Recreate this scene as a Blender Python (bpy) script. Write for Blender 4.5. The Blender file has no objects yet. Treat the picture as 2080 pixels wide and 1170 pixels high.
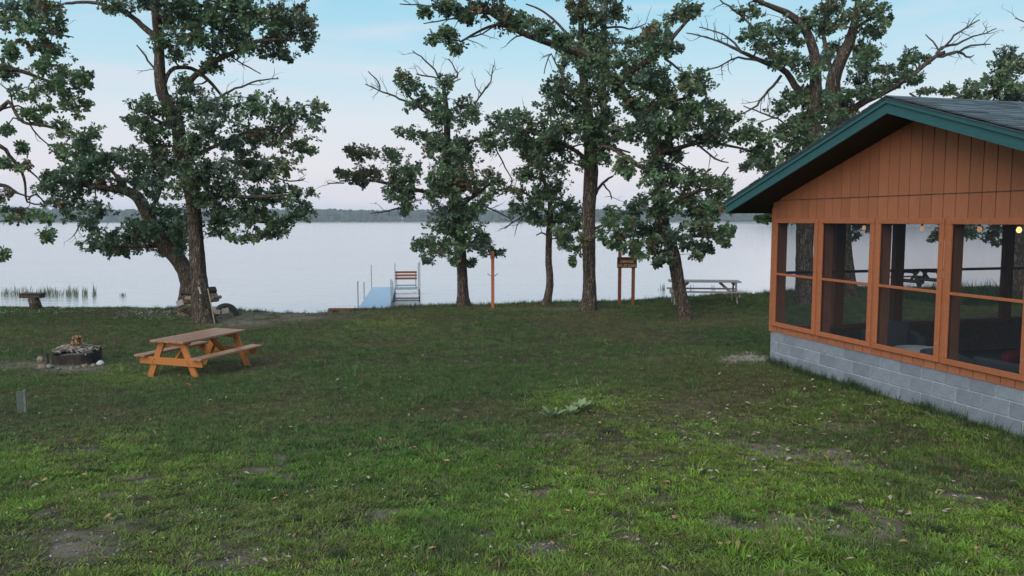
import bpy, math, random
import numpy as np
from mathutils import Vector, Matrix

random.seed(7)
C = bpy.context.scene.collection
SC = bpy.context.scene
PI = math.pi

# ------------------------------------------------------------------ camera
F = 1580.0                       # focal length in photo pixels (2080 wide)
PITCH = math.atan(138.0 / F)
CAMZ = 4.1                       # above the lake
cam_d = bpy.data.cameras.new('camera')
cam = bpy.data.objects.new('camera', cam_d)
C.objects.link(cam)
cam.location = (0, 0, CAMZ)
cam.rotation_euler = (PI / 2 - PITCH, 0, 0)
cam_d.sensor_width = 36.0
cam_d.lens = 36.0 * F / 2080.0
cam_d.clip_start = 0.05
cam_d.clip_end = 9000.0
SC.camera = cam

# ------------------------------------------------------------------ world
SUN_AZ, SUN_EL = math.radians(205), math.radians(35)     # compass from +Y, clockwise: behind the camera
world = bpy.data.worlds.new("World")
SC.world = world
world.use_nodes = True
wn = world.node_tree
for n in list(wn.nodes):
    wn.nodes.remove(n)
w_out = wn.nodes.new('ShaderNodeOutputWorld')
w_bg = wn.nodes.new('ShaderNodeBackground')
w_bg.inputs['Strength'].default_value = 0.1
sky = wn.nodes.new('ShaderNodeTexSky')
sky.sky_type = 'NISHITA'
sky.sun_disc = False
sky.sun_elevation = math.radians(3)
sky.sun_rotation = SUN_AZ
w_tc = wn.nodes.new('ShaderNodeTexCoord')
w_sep = wn.nodes.new('ShaderNodeSeparateXYZ')
wn.links.new(w_tc.outputs['Generated'], w_sep.inputs[0])
w_ramp = wn.nodes.new('ShaderNodeValToRGB')
def srgb(r, g, b):
    f = lambda c: (c / 255.0 / 12.92) if c / 255.0 <= 0.04045 else ((c / 255.0 + 0.055) / 1.055) ** 2.4
    return (f(r), f(g), f(b), 1.0)
stops = [(0.0, srgb(192, 198, 220)), (0.02, srgb(208, 210, 223)), (0.06, srgb(221, 219, 228)), (0.12, srgb(215, 222, 231)),
         (0.19, srgb(183, 217, 233)), (0.27, srgb(152, 207, 230)), (0.5, srgb(150, 196, 222)), (1.0, srgb(140, 182, 212))]
cr = w_ramp.color_ramp
while len(cr.elements) < len(stops):
    cr.elements.new(0.5)
for e, (p, c) in zip(cr.elements, stops):
    e.position = p
    e.color = c
wn.links.new(w_sep.outputs['Z'], w_ramp.inputs[0])
# thin high wisps, pale and slightly pink
w_map = wn.nodes.new('ShaderNodeMapping')
w_map.inputs['Scale'].default_value = (2.2, 2.2, 17.0)
w_map.inputs['Location'].default_value = (0.35, 0.0, 0.3)
wn.links.new(w_tc.outputs['Generated'], w_map.inputs[0])
w_noise = wn.nodes.new('ShaderNodeTexNoise')
w_noise.inputs['Scale'].default_value = 1.7
w_noise.inputs['Detail'].default_value = 6
w_noise.inputs['Distortion'].default_value = 0.35
wn.links.new(w_map.outputs[0], w_noise.inputs[0])
w_cl = wn.nodes.new('ShaderNodeMapRange')
w_cl.inputs[1].default_value = 0.50
w_cl.inputs[2].default_value = 0.72
w_cl.inputs[4].default_value = 0.42
wn.links.new(w_noise.outputs[0], w_cl.inputs[0])
w_mc = wn.nodes.new('ShaderNodeMix')
w_mc.data_type = 'RGBA'
wn.links.new(w_cl.outputs[0], w_mc.inputs[0])
wn.links.new(w_ramp.outputs[0], w_mc.inputs[6])
w_mc.inputs[7].default_value = srgb(229, 220, 231)
w_sc = wn.nodes.new('ShaderNodeVectorMath')
w_sc.operation = 'SCALE'
w_sc.inputs['Scale'].default_value = 8.1
wn.links.new(w_mc.outputs[2], w_sc.inputs[0])
w_mix = wn.nodes.new('ShaderNodeMix')
w_mix.data_type = 'RGBA'
w_mix.inputs[0].default_value = 0.88
wn.links.new(sky.outputs[0], w_mix.inputs[6])
wn.links.new(w_sc.outputs[0], w_mix.inputs[7])
wn.links.new(w_mix.outputs[2], w_bg.inputs[0])
wn.links.new(w_bg.outputs[0], w_out.inputs[0])

sun_d = bpy.data.lights.new('sun', 'SUN')
sun_d.energy = 1.8
sun_d.angle = math.radians(60)
sun_d.color = (1.0, 0.86, 0.74)
sun = bpy.data.objects.new('sun', sun_d)
C.objects.link(sun)
sd = Vector((math.sin(SUN_AZ) * math.cos(SUN_EL), math.cos(SUN_AZ) * math.cos(SUN_EL), math.sin(SUN_EL)))
sun.rotation_euler = sd.to_track_quat('Z', 'Y').to_euler()
sun.location = (0, -10, 20)

vs = SC.view_settings
vs.view_transform = 'Standard'
vs.look = 'None'
vs.exposure = 0.56
vs.gamma = 1.0
vs.use_curve_mapping = False
SC.cycles.max_bounces = 8
SC.cycles.diffuse_bounces = 3
SC.cycles.transparent_max_bounces = 12
SC.cycles.volume_bounces = 1

# ------------------------------------------------------------------ pixel <-> world
sp_, cp_ = math.sin(PITCH), math.cos(PITCH)
def P(px, py, D):
    u, v = (px - 1040) / F, (585 - py) / F
    ry, rz = cp_ + v * sp_, -sp_ + v * cp_
    return Vector((u * D / ry, D, CAMZ + rz * D / ry))
def PZ(px, py, z):
    u, v = (px - 1040) / F, (585 - py) / F
    ry, rz = cp_ + v * sp_, -sp_ + v * cp_
    t = (z - CAMZ) / rz
    return Vector((u * t, ry * t, z))
def pix(x, y, z):
    x, y, z = np.asarray(x, float), np.asarray(y, float), np.asarray(z, float) - CAMZ
    d = y * cp_ - z * sp_
    d = np.where(d < 0.3, 0.3, d)
    return 1040 + F * x / d, 585 - F * (y * sp_ + z * cp_) / d

# ------------------------------------------------------------------ numpy value noise
_rs = np.random.RandomState(3)
_tab = _rs.rand(256, 256)
def vnoise(x, y, s, ox=0.0):
    x = np.asarray(x, float) / s + 37.3 + ox
    y = np.asarray(y, float) / s + 71.7 + ox * 1.7
    xi, yi = np.floor(x).astype(int), np.floor(y).astype(int)
    fx, fy = x - xi, y - yi
    fx, fy = fx * fx * (3 - 2 * fx), fy * fy * (3 - 2 * fy)
    t = lambda a, b: _tab[a % 256, b % 256]
    return (t(xi, yi) * (1 - fx) + t(xi + 1, yi) * fx) * (1 - fy) + (t(xi, yi + 1) * (1 - fx) + t(xi + 1, yi + 1) * fx) * fy
def fnoise(x, y, s, ox=0.0, octs=4):
    a, tot, r = 1.0, 0.0, 0
    for i in range(octs):
        r = r + a * vnoise(x, y, s / 2 ** i, ox + i * 9.1)
        tot += a
        a *= 0.55
    return r / tot
def sstep(a, b, v):
    t = np.clip((np.asarray(v, float) - a) / (b - a), 0, 1)
    return t * t * (3 - 2 * t)

# building frame: origin at the lake-side corner of the gable wall
WDIR = Vector((-430.0 / F, 1.0, 0)).normalized()          # along the gable wall, away from the camera
BANG = math.atan2(-WDIR.x, WDIR.y)
C0 = PZ(1563, 735, 1.5)
def BW(k, s, z=0.0):                                       # building coords -> world
    return Vector((C0.x + WDIR.y * k - WDIR.x * s, C0.y - WDIR.x * k - WDIR.y * s, z))
BWID, BLEN = 6.9, 9.0

_ax = [-14, -7, -1.8, 4.6, 8.1, 14]
_az = [0.84, 0.80, 1.03, 1.18, 1.36, 1.42]
_cx = [-22, -12, -8, -3, 3, 9, 14]
_cy = [29.2, 28.6, 27.6, 28.2, 28.4, 28.6, 31.0]
def ground(x, y, detail=True):
    x, y = np.asarray(x, float), np.asarray(y, float)
    zc = np.interp(x, _ax, _az)
    yc = np.interp(x, _cx, _cy)
    t = np.clip((y - 6.0) / (yc - 6.0), 0, 1)
    z = 1.5 - (1.5 - zc) * (1 - (1 - t) ** 2.3)
    rx, ry = x - C0.x, y - C0.y
    k = rx * WDIR.y - ry * WDIR.x
    s = -(rx * WDIR.x + ry * WDIR.y)
    dk = np.maximum(np.maximum(-k, k - BLEN), 0)
    ds = np.maximum(np.maximum(-s, s - BWID), 0)
    dd = np.hypot(dk, ds)
    w = 1 - sstep(0.3, 3.5, dd)
    z = z * (1 - w) + 1.5 * w
    bank = np.clip((y - yc) / 2.6, 0, 1)
    z = z * (1 - bank ** 1.3) + (-0.05) * bank ** 1.3
    deep = np.clip((y - yc - 2.6) / 40, 0, 1)
    z = z - 2.4 * deep
    far = sstep(1285, 1330, y + 30 * np.sin(x / 240.0) + 14 * np.sin(x / 71.0))
    z = z + far * 4.2 + sstep(1330, 2300, y) * 6
    z = z + sstep(60, 400, -y) * 0.5
    if detail:
        m = 1 - w * 0.8
        z = z + (fnoise(x, y, 3.0) - 0.5) * 0.10 * m + (fnoise(x, y, 0.6, 5) - 0.5) * 0.035 * m
    return z
def gz(x, y):
    return float(ground(x, y))
def G(px, D, dz=0.0):
    x = (px - 1040) / F * D
    for _ in range(3):
        z = gz(x, D)
        q = (585 - float(pix(x, D, z)[1])) / F
        x = (px - 1040) / F * D / (cp_ + q * sp_)
    return Vector((x, D, gz(x, D) + dz))
def Gpx(px, py):                                           # where the ray through the pixel meets the lawn
    p1 = P(px, py, 1.0)
    dx, dz = p1.x, p1.z - CAMZ
    Ds = np.arange(4.5, 33, 0.08)
    hit = np.nonzero(CAMZ + dz * Ds <= ground(dx * Ds, Ds, False))[0]
    if not len(hit):
        return P(px, py, 28)
    D = Ds[hit[0]] - 0.04
    for _ in range(4):                                     # settle on the uneven surface
        D = (gz(dx * D, D) - CAMZ) / dz if abs(dz) > 0.12 else D
    D = min(max(D, Ds[hit[0]] - 1.0), Ds[hit[0]] + 1.0)
    return Vector((dx * D, D, gz(dx * D, D)))

# ------------------------------------------------------------------ objects
def tag(o, label=None, cat=None, group=None, kind=None):
    if label: o['label'] = label
    if cat: o['category'] = cat
    if group: o['group'] = group
    if kind: o['kind'] = kind
    return o
def empty(name, loc, rz=0.0, label=None, cat=None, group=None):
    o = bpy.data.objects.new(name, None)
    C.objects.link(o)
    o.location = loc
    o.rotation_euler = (0, 0, rz)
    return tag(o, label, cat, group)
def raw_mesh(name, V, Fc, smooth=False):
    me = bpy.data.meshes.new(name)
    me.from_pydata([tuple(v) for v in V], [], [tuple(f) for f in Fc])
    if smooth:
        me.polygons.foreach_set('use_smooth', [True] * len(me.polygons))
    me.update()
    return me
def link(name, me, m=None, parent=None, loc=None, rot=None):
    if m is not None and len(me.materials) == 0:
        me.materials.append(m)
    o = bpy.data.objects.new(name, me)
    C.objects.link(o)
    if parent is not None:
        o.parent = parent
    if loc is not None:
        o.location = loc
    if rot is not None:
        o.rotation_euler = rot
    return o
class MB:
    def __init__(s):
        s.V, s.F = [], []
    def add(s, V, Fc):
        n = len(s.V)
        s.V += [Vector(v) for v in V]
        s.F += [tuple(i + n for i in f) for f in Fc]
        return s
    def box(s, x0, x1, y0, y1, z0, z1):
        return s.add([(x0, y0, z0), (x1, y0, z0), (x1, y1, z0), (x0, y1, z0), (x0, y0, z1), (x1, y0, z1), (x1, y1, z1), (x0, y1, z1)],
                     [(3, 2, 1, 0), (4, 5, 6, 7), (0, 1, 5, 4), (1, 2, 6, 5), (2, 3, 7, 6), (3, 0, 4, 7)])
    def bbox(s, x0, x1, y0, y1, z0, z1, b):                # chamfered box, 26 faces
        cx, cy, cz = (x0 + x1) / 2, (y0 + y1) / 2, (z0 + z1) / 2
        hx, hy, hz = (x1 - x0) / 2, (y1 - y0) / 2, (z1 - z0) / 2
        V, idx = [], {}
        for sx in (-1, 1):
            for sy in (-1, 1):
                for sz in (-1, 1):
                    for a in range(3):
                        h = [hx - b, hy - b, hz - b]
                        h[a] += b
                        idx[(sx, sy, sz, a)] = len(V)
                        V.append((cx + sx * h[0], cy + sy * h[1], cz + sz * h[2]))
        Fc = []
        def quad(l, n):
            q = [Vector(V[i]) for i in l]
            nn = (q[1] - q[0]).cross(q[2] - q[0])
            Fc.append(tuple(l) if nn.dot(n) > 0 else tuple(reversed(l)))
        for a in range(3):
            o1, o2 = (a + 1) % 3, (a + 2) % 3
            for sg in (-1, 1):
                l = []
                for (p, q) in ((-1, -1), (1, -1), (1, 1), (-1, 1)):
                    k = [0, 0, 0]; k[a] = sg; k[o1] = p; k[o2] = q
                    l.append(idx[(k[0], k[1], k[2], a)])
                n = [0, 0, 0]; n[a] = sg
                quad(l, Vector(n))
            for p in (-1, 1):
                for q in (-1, 1):
                    l = []
                    for sg, ax in ((-1, o1), (1, o1), (1, o2), (-1, o2)):
                        k = [0, 0, 0]; k[a] = sg; k[o1] = p; k[o2] = q
                        l.append(idx[(k[0], k[1], k[2], ax)])
                    n = [0, 0, 0]; n[o1] = p; n[o2] = q
                    quad(l, Vector(n))
        for k in idx:
            if k[3] == 0:
                quad([idx[(k[0], k[1], k[2], 0)], idx[(k[0], k[1], k[2], 1)], idx[(k[0], k[1], k[2], 2)]], Vector(k[:3]))
        return s.add(V, Fc)
    def bar(s, a, b, w, h, up=(0, 0, 1), bev=0.0):         # box bar from a to b, w across, h along 'up'
        a, b = Vector(a), Vector(b)
        d = (b - a)
        L = d.length
        d.normalize()
        u = Vector(up)
        r = d.cross(u)
        if r.length < 1e-4:
            u = Vector((0, 1, 0)); r = d.cross(u)
        r.normalize()
        u = r.cross(d)
        t = MB()
        if bev:
            t.bbox(0, L, -w / 2, w / 2, -h / 2, h / 2, bev)
        else:
            t.box(0, L, -w / 2, w / 2, -h / 2, h / 2)
        M = Matrix((d, -r, u)).transposed()
        return s.add([a + M @ v for v in t.V], t.F)
    def prism(s, pts, n0, n1):                             # convex polygon pts (3d), offset by vector n1-n0
        k = len(pts)
        V = [Vector(p) + Vector(n0) for p in pts] + [Vector(p) + Vector(n1) for p in pts]
        Fc = [tuple(range(k)), tuple(reversed(range(k, 2 * k)))]
        for i in range(k):
            j = (i + 1) % k
            Fc.append((i, k + i, k + j, j))
        return s.add(V, Fc)
    def tube(s, pts, rad, n=6, wob=0.0, cap=True, rng=random):
        pts = [Vector(p) for p in pts]
        m = len(pts)
        if not hasattr(rad, '__len__'):
            rad = [rad] * m
        base = len(s.V)
        ref = Vector((0.31, 0.87, 0.12)).normalized()
        prev = None
        for i in range(m):
            d = (pts[min(i + 1, m - 1)] - pts[max(i - 1, 0)])
            if d.length < 1e-6:
                d = Vector((0, 0, 1))
            d.normalize()
            if prev is None:
                r = d.cross(ref)
                if r.length < 0.05:
                    r = d.cross(Vector((1, 0, 0)))
            else:
                r = prev - d * prev.dot(d)
            r.normalize()
            prev = r
            u = d.cross(r)
            for j in range(n):
                a = 2 * PI * j / n
                q = rad[i] * (1 + (rng.uniform(-wob, wob) if wob else 0))
                s.V.append(pts[i] + (r * math.cos(a) + u * math.sin(a)) * q)
        for i in range(m - 1):
            for j in range(n):
                a, b = base + i * n + j, base + i * n + (j + 1) % n
                s.F.append((a, b, b + n, a + n))
        if cap:
            s.F.append(tuple(base + j for j in reversed(range(n))))
            s.F.append(tuple(base + (m - 1) * n + j for j in range(n)))
        return s
    def build(s, name, m, parent=None, smooth=False, loc=None, rot=None):
        me = raw_mesh(name, s.V, s.F, smooth)
        return link(name, me, m, parent, loc, rot)

def np_mesh(name, V, nper, m, parent=None, attr=None, smooth=True, faces=None):
    """V (N,3) vertices, faces: list of index arrays (M,k)"""
    me = bpy.data.meshes.new(name)
    me.vertices.add(len(V))
    me.vertices.foreach_set('co', np.asarray(V, np.float32).ravel())
    loops = np.concatenate([f.ravel() for f in faces]).astype(np.int32)
    tot = np.concatenate([np.full(len(f), f.shape[1]) for f in faces]).astype(np.int32)
    start = np.concatenate([[0], np.cumsum(tot)[:-1]]).astype(np.int32)
    me.loops.add(len(loops))
    me.loops.foreach_set('vertex_index', loops)
    me.polygons.add(len(tot))
    me.polygons.foreach_set('loop_start', start)
    me.polygons.foreach_set('loop_total', tot)
    if smooth:
        me.polygons.foreach_set('use_smooth', np.ones(len(tot), bool))
    me.update(calc_edges=True)
    if attr:
        for k, v in attr.items():
            if v.ndim == 2:
                a = me.attributes.new(k, 'FLOAT_VECTOR', 'POINT')
                a.data.foreach_set('vector', v.astype(np.float32).ravel())
            else:
                a = me.attributes.new(k, 'FLOAT', 'POINT')
                a.data.foreach_set('value', v.astype(np.float32))
    return link(name, me, m, parent)

# ------------------------------------------------------------------ materials
def nodes_of(name):
    m = bpy.data.materials.new(name)
    m.use_nodes = True
    nt = m.node_tree
    b = nt.nodes['Principled BSDF']
    return m, nt, b
def N(nt, t, **kw):
    n = nt.nodes.new(t)
    for k, v in kw.items():
        setattr(n, k, v)
    return n
def noise(nt, scale, detail=5, vec=None, rough=0.6, dist=0.0):
    n = nt.nodes.new('ShaderNodeTexNoise')
    n.inputs['Scale'].default_value = scale
    n.inputs['Detail'].default_value = detail
    n.inputs['Roughness'].default_value = rough
    n.inputs['Distortion'].default_value = dist
    if vec is not None:
        nt.links.new(vec, n.inputs['Vector'])
    return n
def ramp(nt, src, stops):
    r = nt.nodes.new('ShaderNodeValToRGB')
    while len(r.color_ramp.elements) < len(stops):
        r.color_ramp.elements.new(0.5)
    for e, (p, c) in zip(r.color_ramp.elements, stops):
        e.position = p
        e.color = (c[0], c[1], c[2], 1)
    nt.links.new(src, r.inputs[0])
    return r
def mixc(nt, fac, a, b, mode='MIX'):
    n = nt.nodes.new('ShaderNodeMix')
    n.data_type = 'RGBA'
    n.blend_type = mode
    for i, v in ((0, fac), (6, a), (7, b)):
        if hasattr(v, 'links') or isinstance(v, bpy.types.NodeSocket):
            nt.links.new(v, n.inputs[i])
        elif i == 0:
            n.inputs[0].default_value = v
        else:
            n.inputs[i].default_value = (v[0], v[1], v[2], 1)
    return n.outputs[2]
def mapped(nt, scale=(1, 1, 1), kind='Object'):
    tc = N(nt, 'ShaderNodeTexCoord')
    mp = N(nt, 'ShaderNodeMapping')
    mp.inputs['Scale'].default_value = scale
    nt.links.new(tc.outputs[kind], mp.inputs[0])
    return mp.outputs[0]
def bump(nt, b, h, strength=0.5, dist=0.01):
    n = N(nt, 'ShaderNodeBump')
    n.inputs['Strength'].default_value = strength
    n.inputs['Distance'].default_value = dist
    nt.links.new(h, n.inputs['Height'])
    nt.links.new(n.outputs[0], b.inputs['Normal'])
    return n
def val_jit(nt, col, lo, hi, src=None):
    """multiply by a value that differs per object"""
    if src is None:
        oi = N(nt, 'ShaderNodeObjectInfo')
        src = oi.outputs['Random']
    mr = N(nt, 'ShaderNodeMapRange')
    mr.inputs[3].default_value, mr.inputs[4].default_value = lo, hi
    nt.links.new(src, mr.inputs[0])
    vm = N(nt, 'ShaderNodeVectorMath', operation='SCALE')
    nt.links.new(col, vm.inputs[0])
    nt.links.new(mr.outputs[0], vm.inputs['Scale'])
    return vm.outputs[0]
def wood(name, c1, c2, stretch=(1, 1, 1), scale=8, rough=0.65, bst=0.35, wear=None, jit=(0.9, 1.08), spec=0.3):
    m, nt, b = nodes_of(name)
    v = mapped(nt, stretch)
    n1 = noise(nt, scale, 7, v, 0.65, 0.4)
    col = ramp(nt, n1.outputs[0], [(0.25, c1), (0.75, c2)]).outputs[0]
    if wear:
        n2 = noise(nt, scale * 0.35, 6, v, 0.7)
        r2 = ramp(nt, n2.outputs[0], [(0.58, (0, 0, 0)), (0.74, (1, 1, 1))])
        col = mixc(nt, r2.outputs[0], col, wear)
    col = val_jit(nt, col, *jit)
    nt.links.new(col, b.inputs['Base Color'])
    b.inputs['Roughness'].default_value = rough
    b.inputs['Specular IOR Level'].default_value = spec
    n3 = noise(nt, scale * 4, 6, v, 0.6)
    bump(nt, b, n3.outputs[0], bst, 0.004)
    return m
def plain(name, c, rough=0.6, metal=0.0, var=0.25, scale=12, bst=0.2):
    m, nt, b = nodes_of(name)
    v = mapped(nt)
    n1 = noise(nt, scale, 6, v)
    lo = [x * (1 - var) for x in c[:3]]
    hi = [x * (1 + var) for x in c[:3]]
    r = ramp(nt, n1.outputs[0], [(0.3, lo), (0.7, hi)])
    nt.links.new(r.outputs[0], b.inputs['Base Color'])
    b.inputs['Roughness'].default_value = rough
    b.inputs['Metallic'].default_value = metal
    if bst:
        bump(nt, b, n1.outputs[0], bst, 0.01)
    return m

M = {}
M['siding'] = wood('orange_siding', (0.34, 0.122, 0.060), (0.42, 0.162, 0.082), (1, 6, 0.7), 9, 0.75, 0.8, (0.28, 0.115, 0.07), (0.91, 1.08))
M['trim'] = wood('orange_trim', (0.36, 0.120, 0.052), (0.45, 0.160, 0.070), (1, 1, 1), 14, 0.6, 0.3, None, (0.94, 1.05))
M['teal'] = wood('teal_paint', (0.022, 0.088, 0.094), (0.040, 0.128, 0.136), (1, 0.6, 5), 14, 0.6, 0.6, (0.055, 0.15, 0.165), (0.95, 1.05))
M['table_orange'] = wood('orange_stain', (0.35, 0.125, 0.028), (0.46, 0.180, 0.045), (0.7, 7, 7), 5, 0.5, 0.4, (0.32, 0.10, 0.03), (0.85, 1.1), 0.5)
M['post_orange'] = wood('orange_post_paint', (0.34, 0.105, 0.05), (0.44, 0.14, 0.07), (4, 4, 0.6), 6, 0.7, 0.4, None, (0.9, 1.05))
M['table_top'] = wood('sheen_orange_stain', (0.30, 0.140, 0.078), (0.43, 0.225, 0.14), (0.7, 7, 7), 5, 0.34, 0.4, (0.32, 0.20, 0.14), (0.85, 1.1), 0.6)  # paler than the legs: pinkish sheen put into the colour
M['post_brown'] = wood('brown_post_paint', (0.20, 0.070, 0.034), (0.27, 0.098, 0.048), (4, 4, 0.6), 6, 0.7, 0.4, None, (0.9, 1.05))
M['grey_wood'] = wood('weathered_grey_wood', (0.27, 0.235, 0.22), (0.46, 0.42, 0.40), (0.7, 7, 7), 5, 0.8, 0.6, (0.30, 0.26, 0.23), (0.88, 1.08))
M['dark_wood'] = wood('dark_old_wood', (0.035, 0.028, 0.024), (0.11, 0.085, 0.07), (3, 3, 3), 5, 0.85, 0.8)
M['int_wood'] = wood('brown_interior_wood', (0.10, 0.048, 0.03), (0.17, 0.08, 0.048), (3, 3, 0.6), 5, 0.75, 0.4)
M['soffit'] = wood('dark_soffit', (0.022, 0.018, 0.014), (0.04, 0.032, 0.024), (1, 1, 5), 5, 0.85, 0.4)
M['log_end'] = wood('cut_log', (0.18, 0.13, 0.09), (0.34, 0.27, 0.20), (1, 1, 1), 20, 0.85, 0.6, None, (0.7, 1.2))
M['galv'] = plain('galvanised_metal', (0.32, 0.33, 0.33), 0.5, 0.6)
M['dark_metal'] = plain('dark_metal', (0.05, 0.05, 0.055), 0.5, 0.6)
M['rail'] = plain('navy_rail', (0.012, 0.015, 0.05), 0.4, 0.0)
M['red_slat'] = wood('red_brown_slat', (0.20, 0.060, 0.036), (0.28, 0.088, 0.05), (0.7, 6, 6), 8, 0.6, 0.3)
M['deck'] = plain('blue_grey_deck', (0.35, 0.45, 0.57), 0.55, 0.0, 0.06, 4)
M['deck_side'] = plain('pale_deck_edge', (0.6, 0.63, 0.65), 0.5, 0.2)
M['rust'] = plain('rusted_dark_steel', (0.030, 0.021, 0.022), 0.75, 0.3, 0.6, 9, 0.5)
M['stone'] = plain('grey_stone', (0.17, 0.155, 0.145), 0.9, 0, 0.35, 14, 0.6)
M['stone_tan'] = plain('tan_stone', (0.23, 0.175, 0.135), 0.9, 0, 0.35, 14, 0.6)
M['stone_white'] = plain('white_stone', (0.5, 0.49, 0.49), 0.85, 0, 0.15, 14, 0.4)
M['rubber'] = plain('old_rubber', (0.055, 0.050, 0.048), 0.85, 0, 0.35, 8, 0.5)
M['sofa'] = plain('slate_wicker', (0.055, 0.068, 0.088), 0.8, 0, 0.25, 60, 0.5)
M['red_cloth'] = plain('dark_red_fabric', (0.10, 0.010, 0.018), 0.9, 0, 0.15, 30, 0.3)
M['white_top'] = plain('white_table_top', (0.62, 0.62, 0.62), 0.4, 0, 0.05)
M['floor_c'] = plain('concrete_floor', (0.05, 0.048, 0.046), 0.8, 0, 0.25, 3, 0.2)
M['sign_brown'] = wood('dark_brown_sign', (0.030, 0.016, 0.008), (0.06, 0.03, 0.014), (1, 1, 1), 9, 0.6, 0.3)
M['sign_text'] = plain('tan_lettering', (0.60, 0.38, 0.16), 0.7)
M['dry'] = plain('dry_leaves', (0.34, 0.20, 0.11), 0.9, 0, 0.4, 20, 0.2)
M['fallen'] = plain('pale_fallen_leaves', (0.34, 0.28, 0.22), 0.85, 0, 0.35, 3, 0.0)
M['orange_leaf'] = plain('orange_leaf', (0.50, 0.17, 0.10), 0.8, 0, 0.3, 30, 0.0)
M['driftwood'] = wood('bleached_driftwood', (0.20, 0.17, 0.14), (0.44, 0.38, 0.32), (1, 1, 1), 9, 0.85, 0.5)
M['flower'] = plain('white_petals', (0.55, 0.55, 0.53), 0.8, 0, 0.05)
M['mullein'] = plain('pale_felted_leaf', (0.18, 0.245, 0.12), 0.9, 0, 0.2, 30, 0.4)
M['gravel'] = plain('pale_gravel', (0.25, 0.235, 0.22), 0.9, 0, 0.4, 3, 0)
M['mortar'] = plain('grey_mortar', (0.56, 0.58, 0.61), 0.95, 0, 0.12, 30, 0.4)
M['green_post'] = plain('grey_green_post', (0.085, 0.115, 0.095), 0.8, 0, 0.25, 30, 0.3)

def block_mat():
    m, nt, b = nodes_of('concrete_block')
    v = mapped(nt)
    n1 = noise(nt, 5, 6, v, 0.7)
    n2 = noise(nt, 90, 3, v, 0.6)
    col = ramp(nt, n1.outputs[0], [(0.25, (0.20, 0.235, 0.285)), (0.75, (0.33, 0.37, 0.43))]).outputs[0]
    sp = ramp(nt, n2.outputs[0], [(0.35, (0.6, 0.6, 0.6)), (0.62, (1.08, 1.08, 1.08))]).outputs[0]
    col = mixc(nt, 1.0, col, sp, 'MULTIPLY')
    col = val_jit(nt, col, 0.84, 1.12)
    nt.links.new(col, b.inputs['Base Color'])
    b.inputs['Roughness'].default_value = 0.95
    bump(nt, b, n2.outputs[0], 0.6, 0.004)
    return m
M['block'] = block_mat()

def shingle_mat(name, f):
    m, nt, b = nodes_of(name)
    v = mapped(nt)
    n1 = noise(nt, 60, 4, v, 0.8)
    col = ramp(nt, n1.outputs[0], [(0.3, (0.022 * f, 0.036 * f, 0.046 * f)), (0.7, (0.105 * f, 0.135 * f, 0.155 * f))]).outputs[0]
    col = val_jit(nt, col, 0.55, 1.6)
    nt.links.new(col, b.inputs['Base Color'])
    b.inputs['Roughness'].default_value = 0.9
    bump(nt, b, n1.outputs[0], 0.6, 0.003)
    return m
M['shingle'] = shingle_mat('slate_shingle', 1.0)
M['shingle_b'] = shingle_mat('dark_slate_shingle', 0.7)

def screen_mat():
    m = bpy.data.materials.new('insect_screen')
    m.use_nodes = True
    nt = m.node_tree
    nt.nodes.clear()
    out = N(nt, 'ShaderNodeOutputMaterial')
    tr = N(nt, 'ShaderNodeBsdfTransparent')
    df = N(nt, 'ShaderNodeBsdfDiffuse')
    df.inputs[0].default_value = (0.035, 0.045, 0.058, 1)
    mx = N(nt, 'ShaderNodeMixShader')
    v = mapped(nt)
    n = noise(nt, 1.3, 3, v)
    mr = N(nt, 'ShaderNodeMapRange')
    mr.inputs[3].default_value, mr.inputs[4].default_value = 0.24, 0.32
    nt.links.new(n.outputs[0], mr.inputs[0])
    nt.links.new(mr.outputs[0], mx.inputs[0])
    nt.links.new(tr.outputs[0], mx.inputs[1])
    nt.links.new(df.outputs[0], mx.inputs[2])
    nt.links.new(mx.outputs[0], out.inputs[0])
    return m
M['screen'] = screen_mat()

def bark_mat(name, dark, light):
    m, nt, b = nodes_of(name)
    v = mapped(nt, (1, 1, 0.13))
    n1 = noise(nt, 13, 8, v, 0.7, 0.9)
    n2 = noise(nt, 24, 6, v, 0.6, 1.6)
    sb = N(nt, 'ShaderNodeMath', operation='SUBTRACT'); sb.inputs[1].default_value = 0.5
    nt.links.new(n2.outputs[0], sb.inputs[0])
    ab = N(nt, 'ShaderNodeMath', operation='ABSOLUTE')
    nt.links.new(sb.outputs[0], ab.inputs[0])
    mu = N(nt, 'ShaderNodeMath', operation='MULTIPLY_ADD')
    nt.links.new(ab.outputs[0], mu.inputs[0]); mu.inputs[1].default_value = 3.2; mu.inputs[2].default_value = 0.0
    mul = N(nt, 'ShaderNodeMath', operation='MULTIPLY')
    nt.links.new(n1.outputs[0], mul.inputs[0])
    nt.links.new(mu.outputs[0], mul.inputs[1])
    col = ramp(nt, mul.outputs[0], [(0.04, dark), (0.25, light)]).outputs[0]
    n3 = noise(nt, 1.4, 4, mapped(nt))
    tint = ramp(nt, n3.outputs[0], [(0.45, (1, 1, 1)), (0.7, (0.86, 0.98, 0.84))]).outputs[0]
    col = mixc(nt, 1.0, col, tint, 'MULTIPLY')
    nt.links.new(col, b.inputs['Base Color'])
    b.inputs['Roughness'].default_value = 0.95
    b.inputs['Specular IOR Level'].default_value = 0.15
    bump(nt, b, mul.outputs[0], 1.0, 0.05)
    return m
M['bark'] = bark_mat('oak_bark', (0.034, 0.026, 0.022), (0.34, 0.275, 0.235))
M['dead'] = bark_mat('dead_wood', (0.07, 0.062, 0.06), (0.22, 0.20, 0.19))

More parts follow.
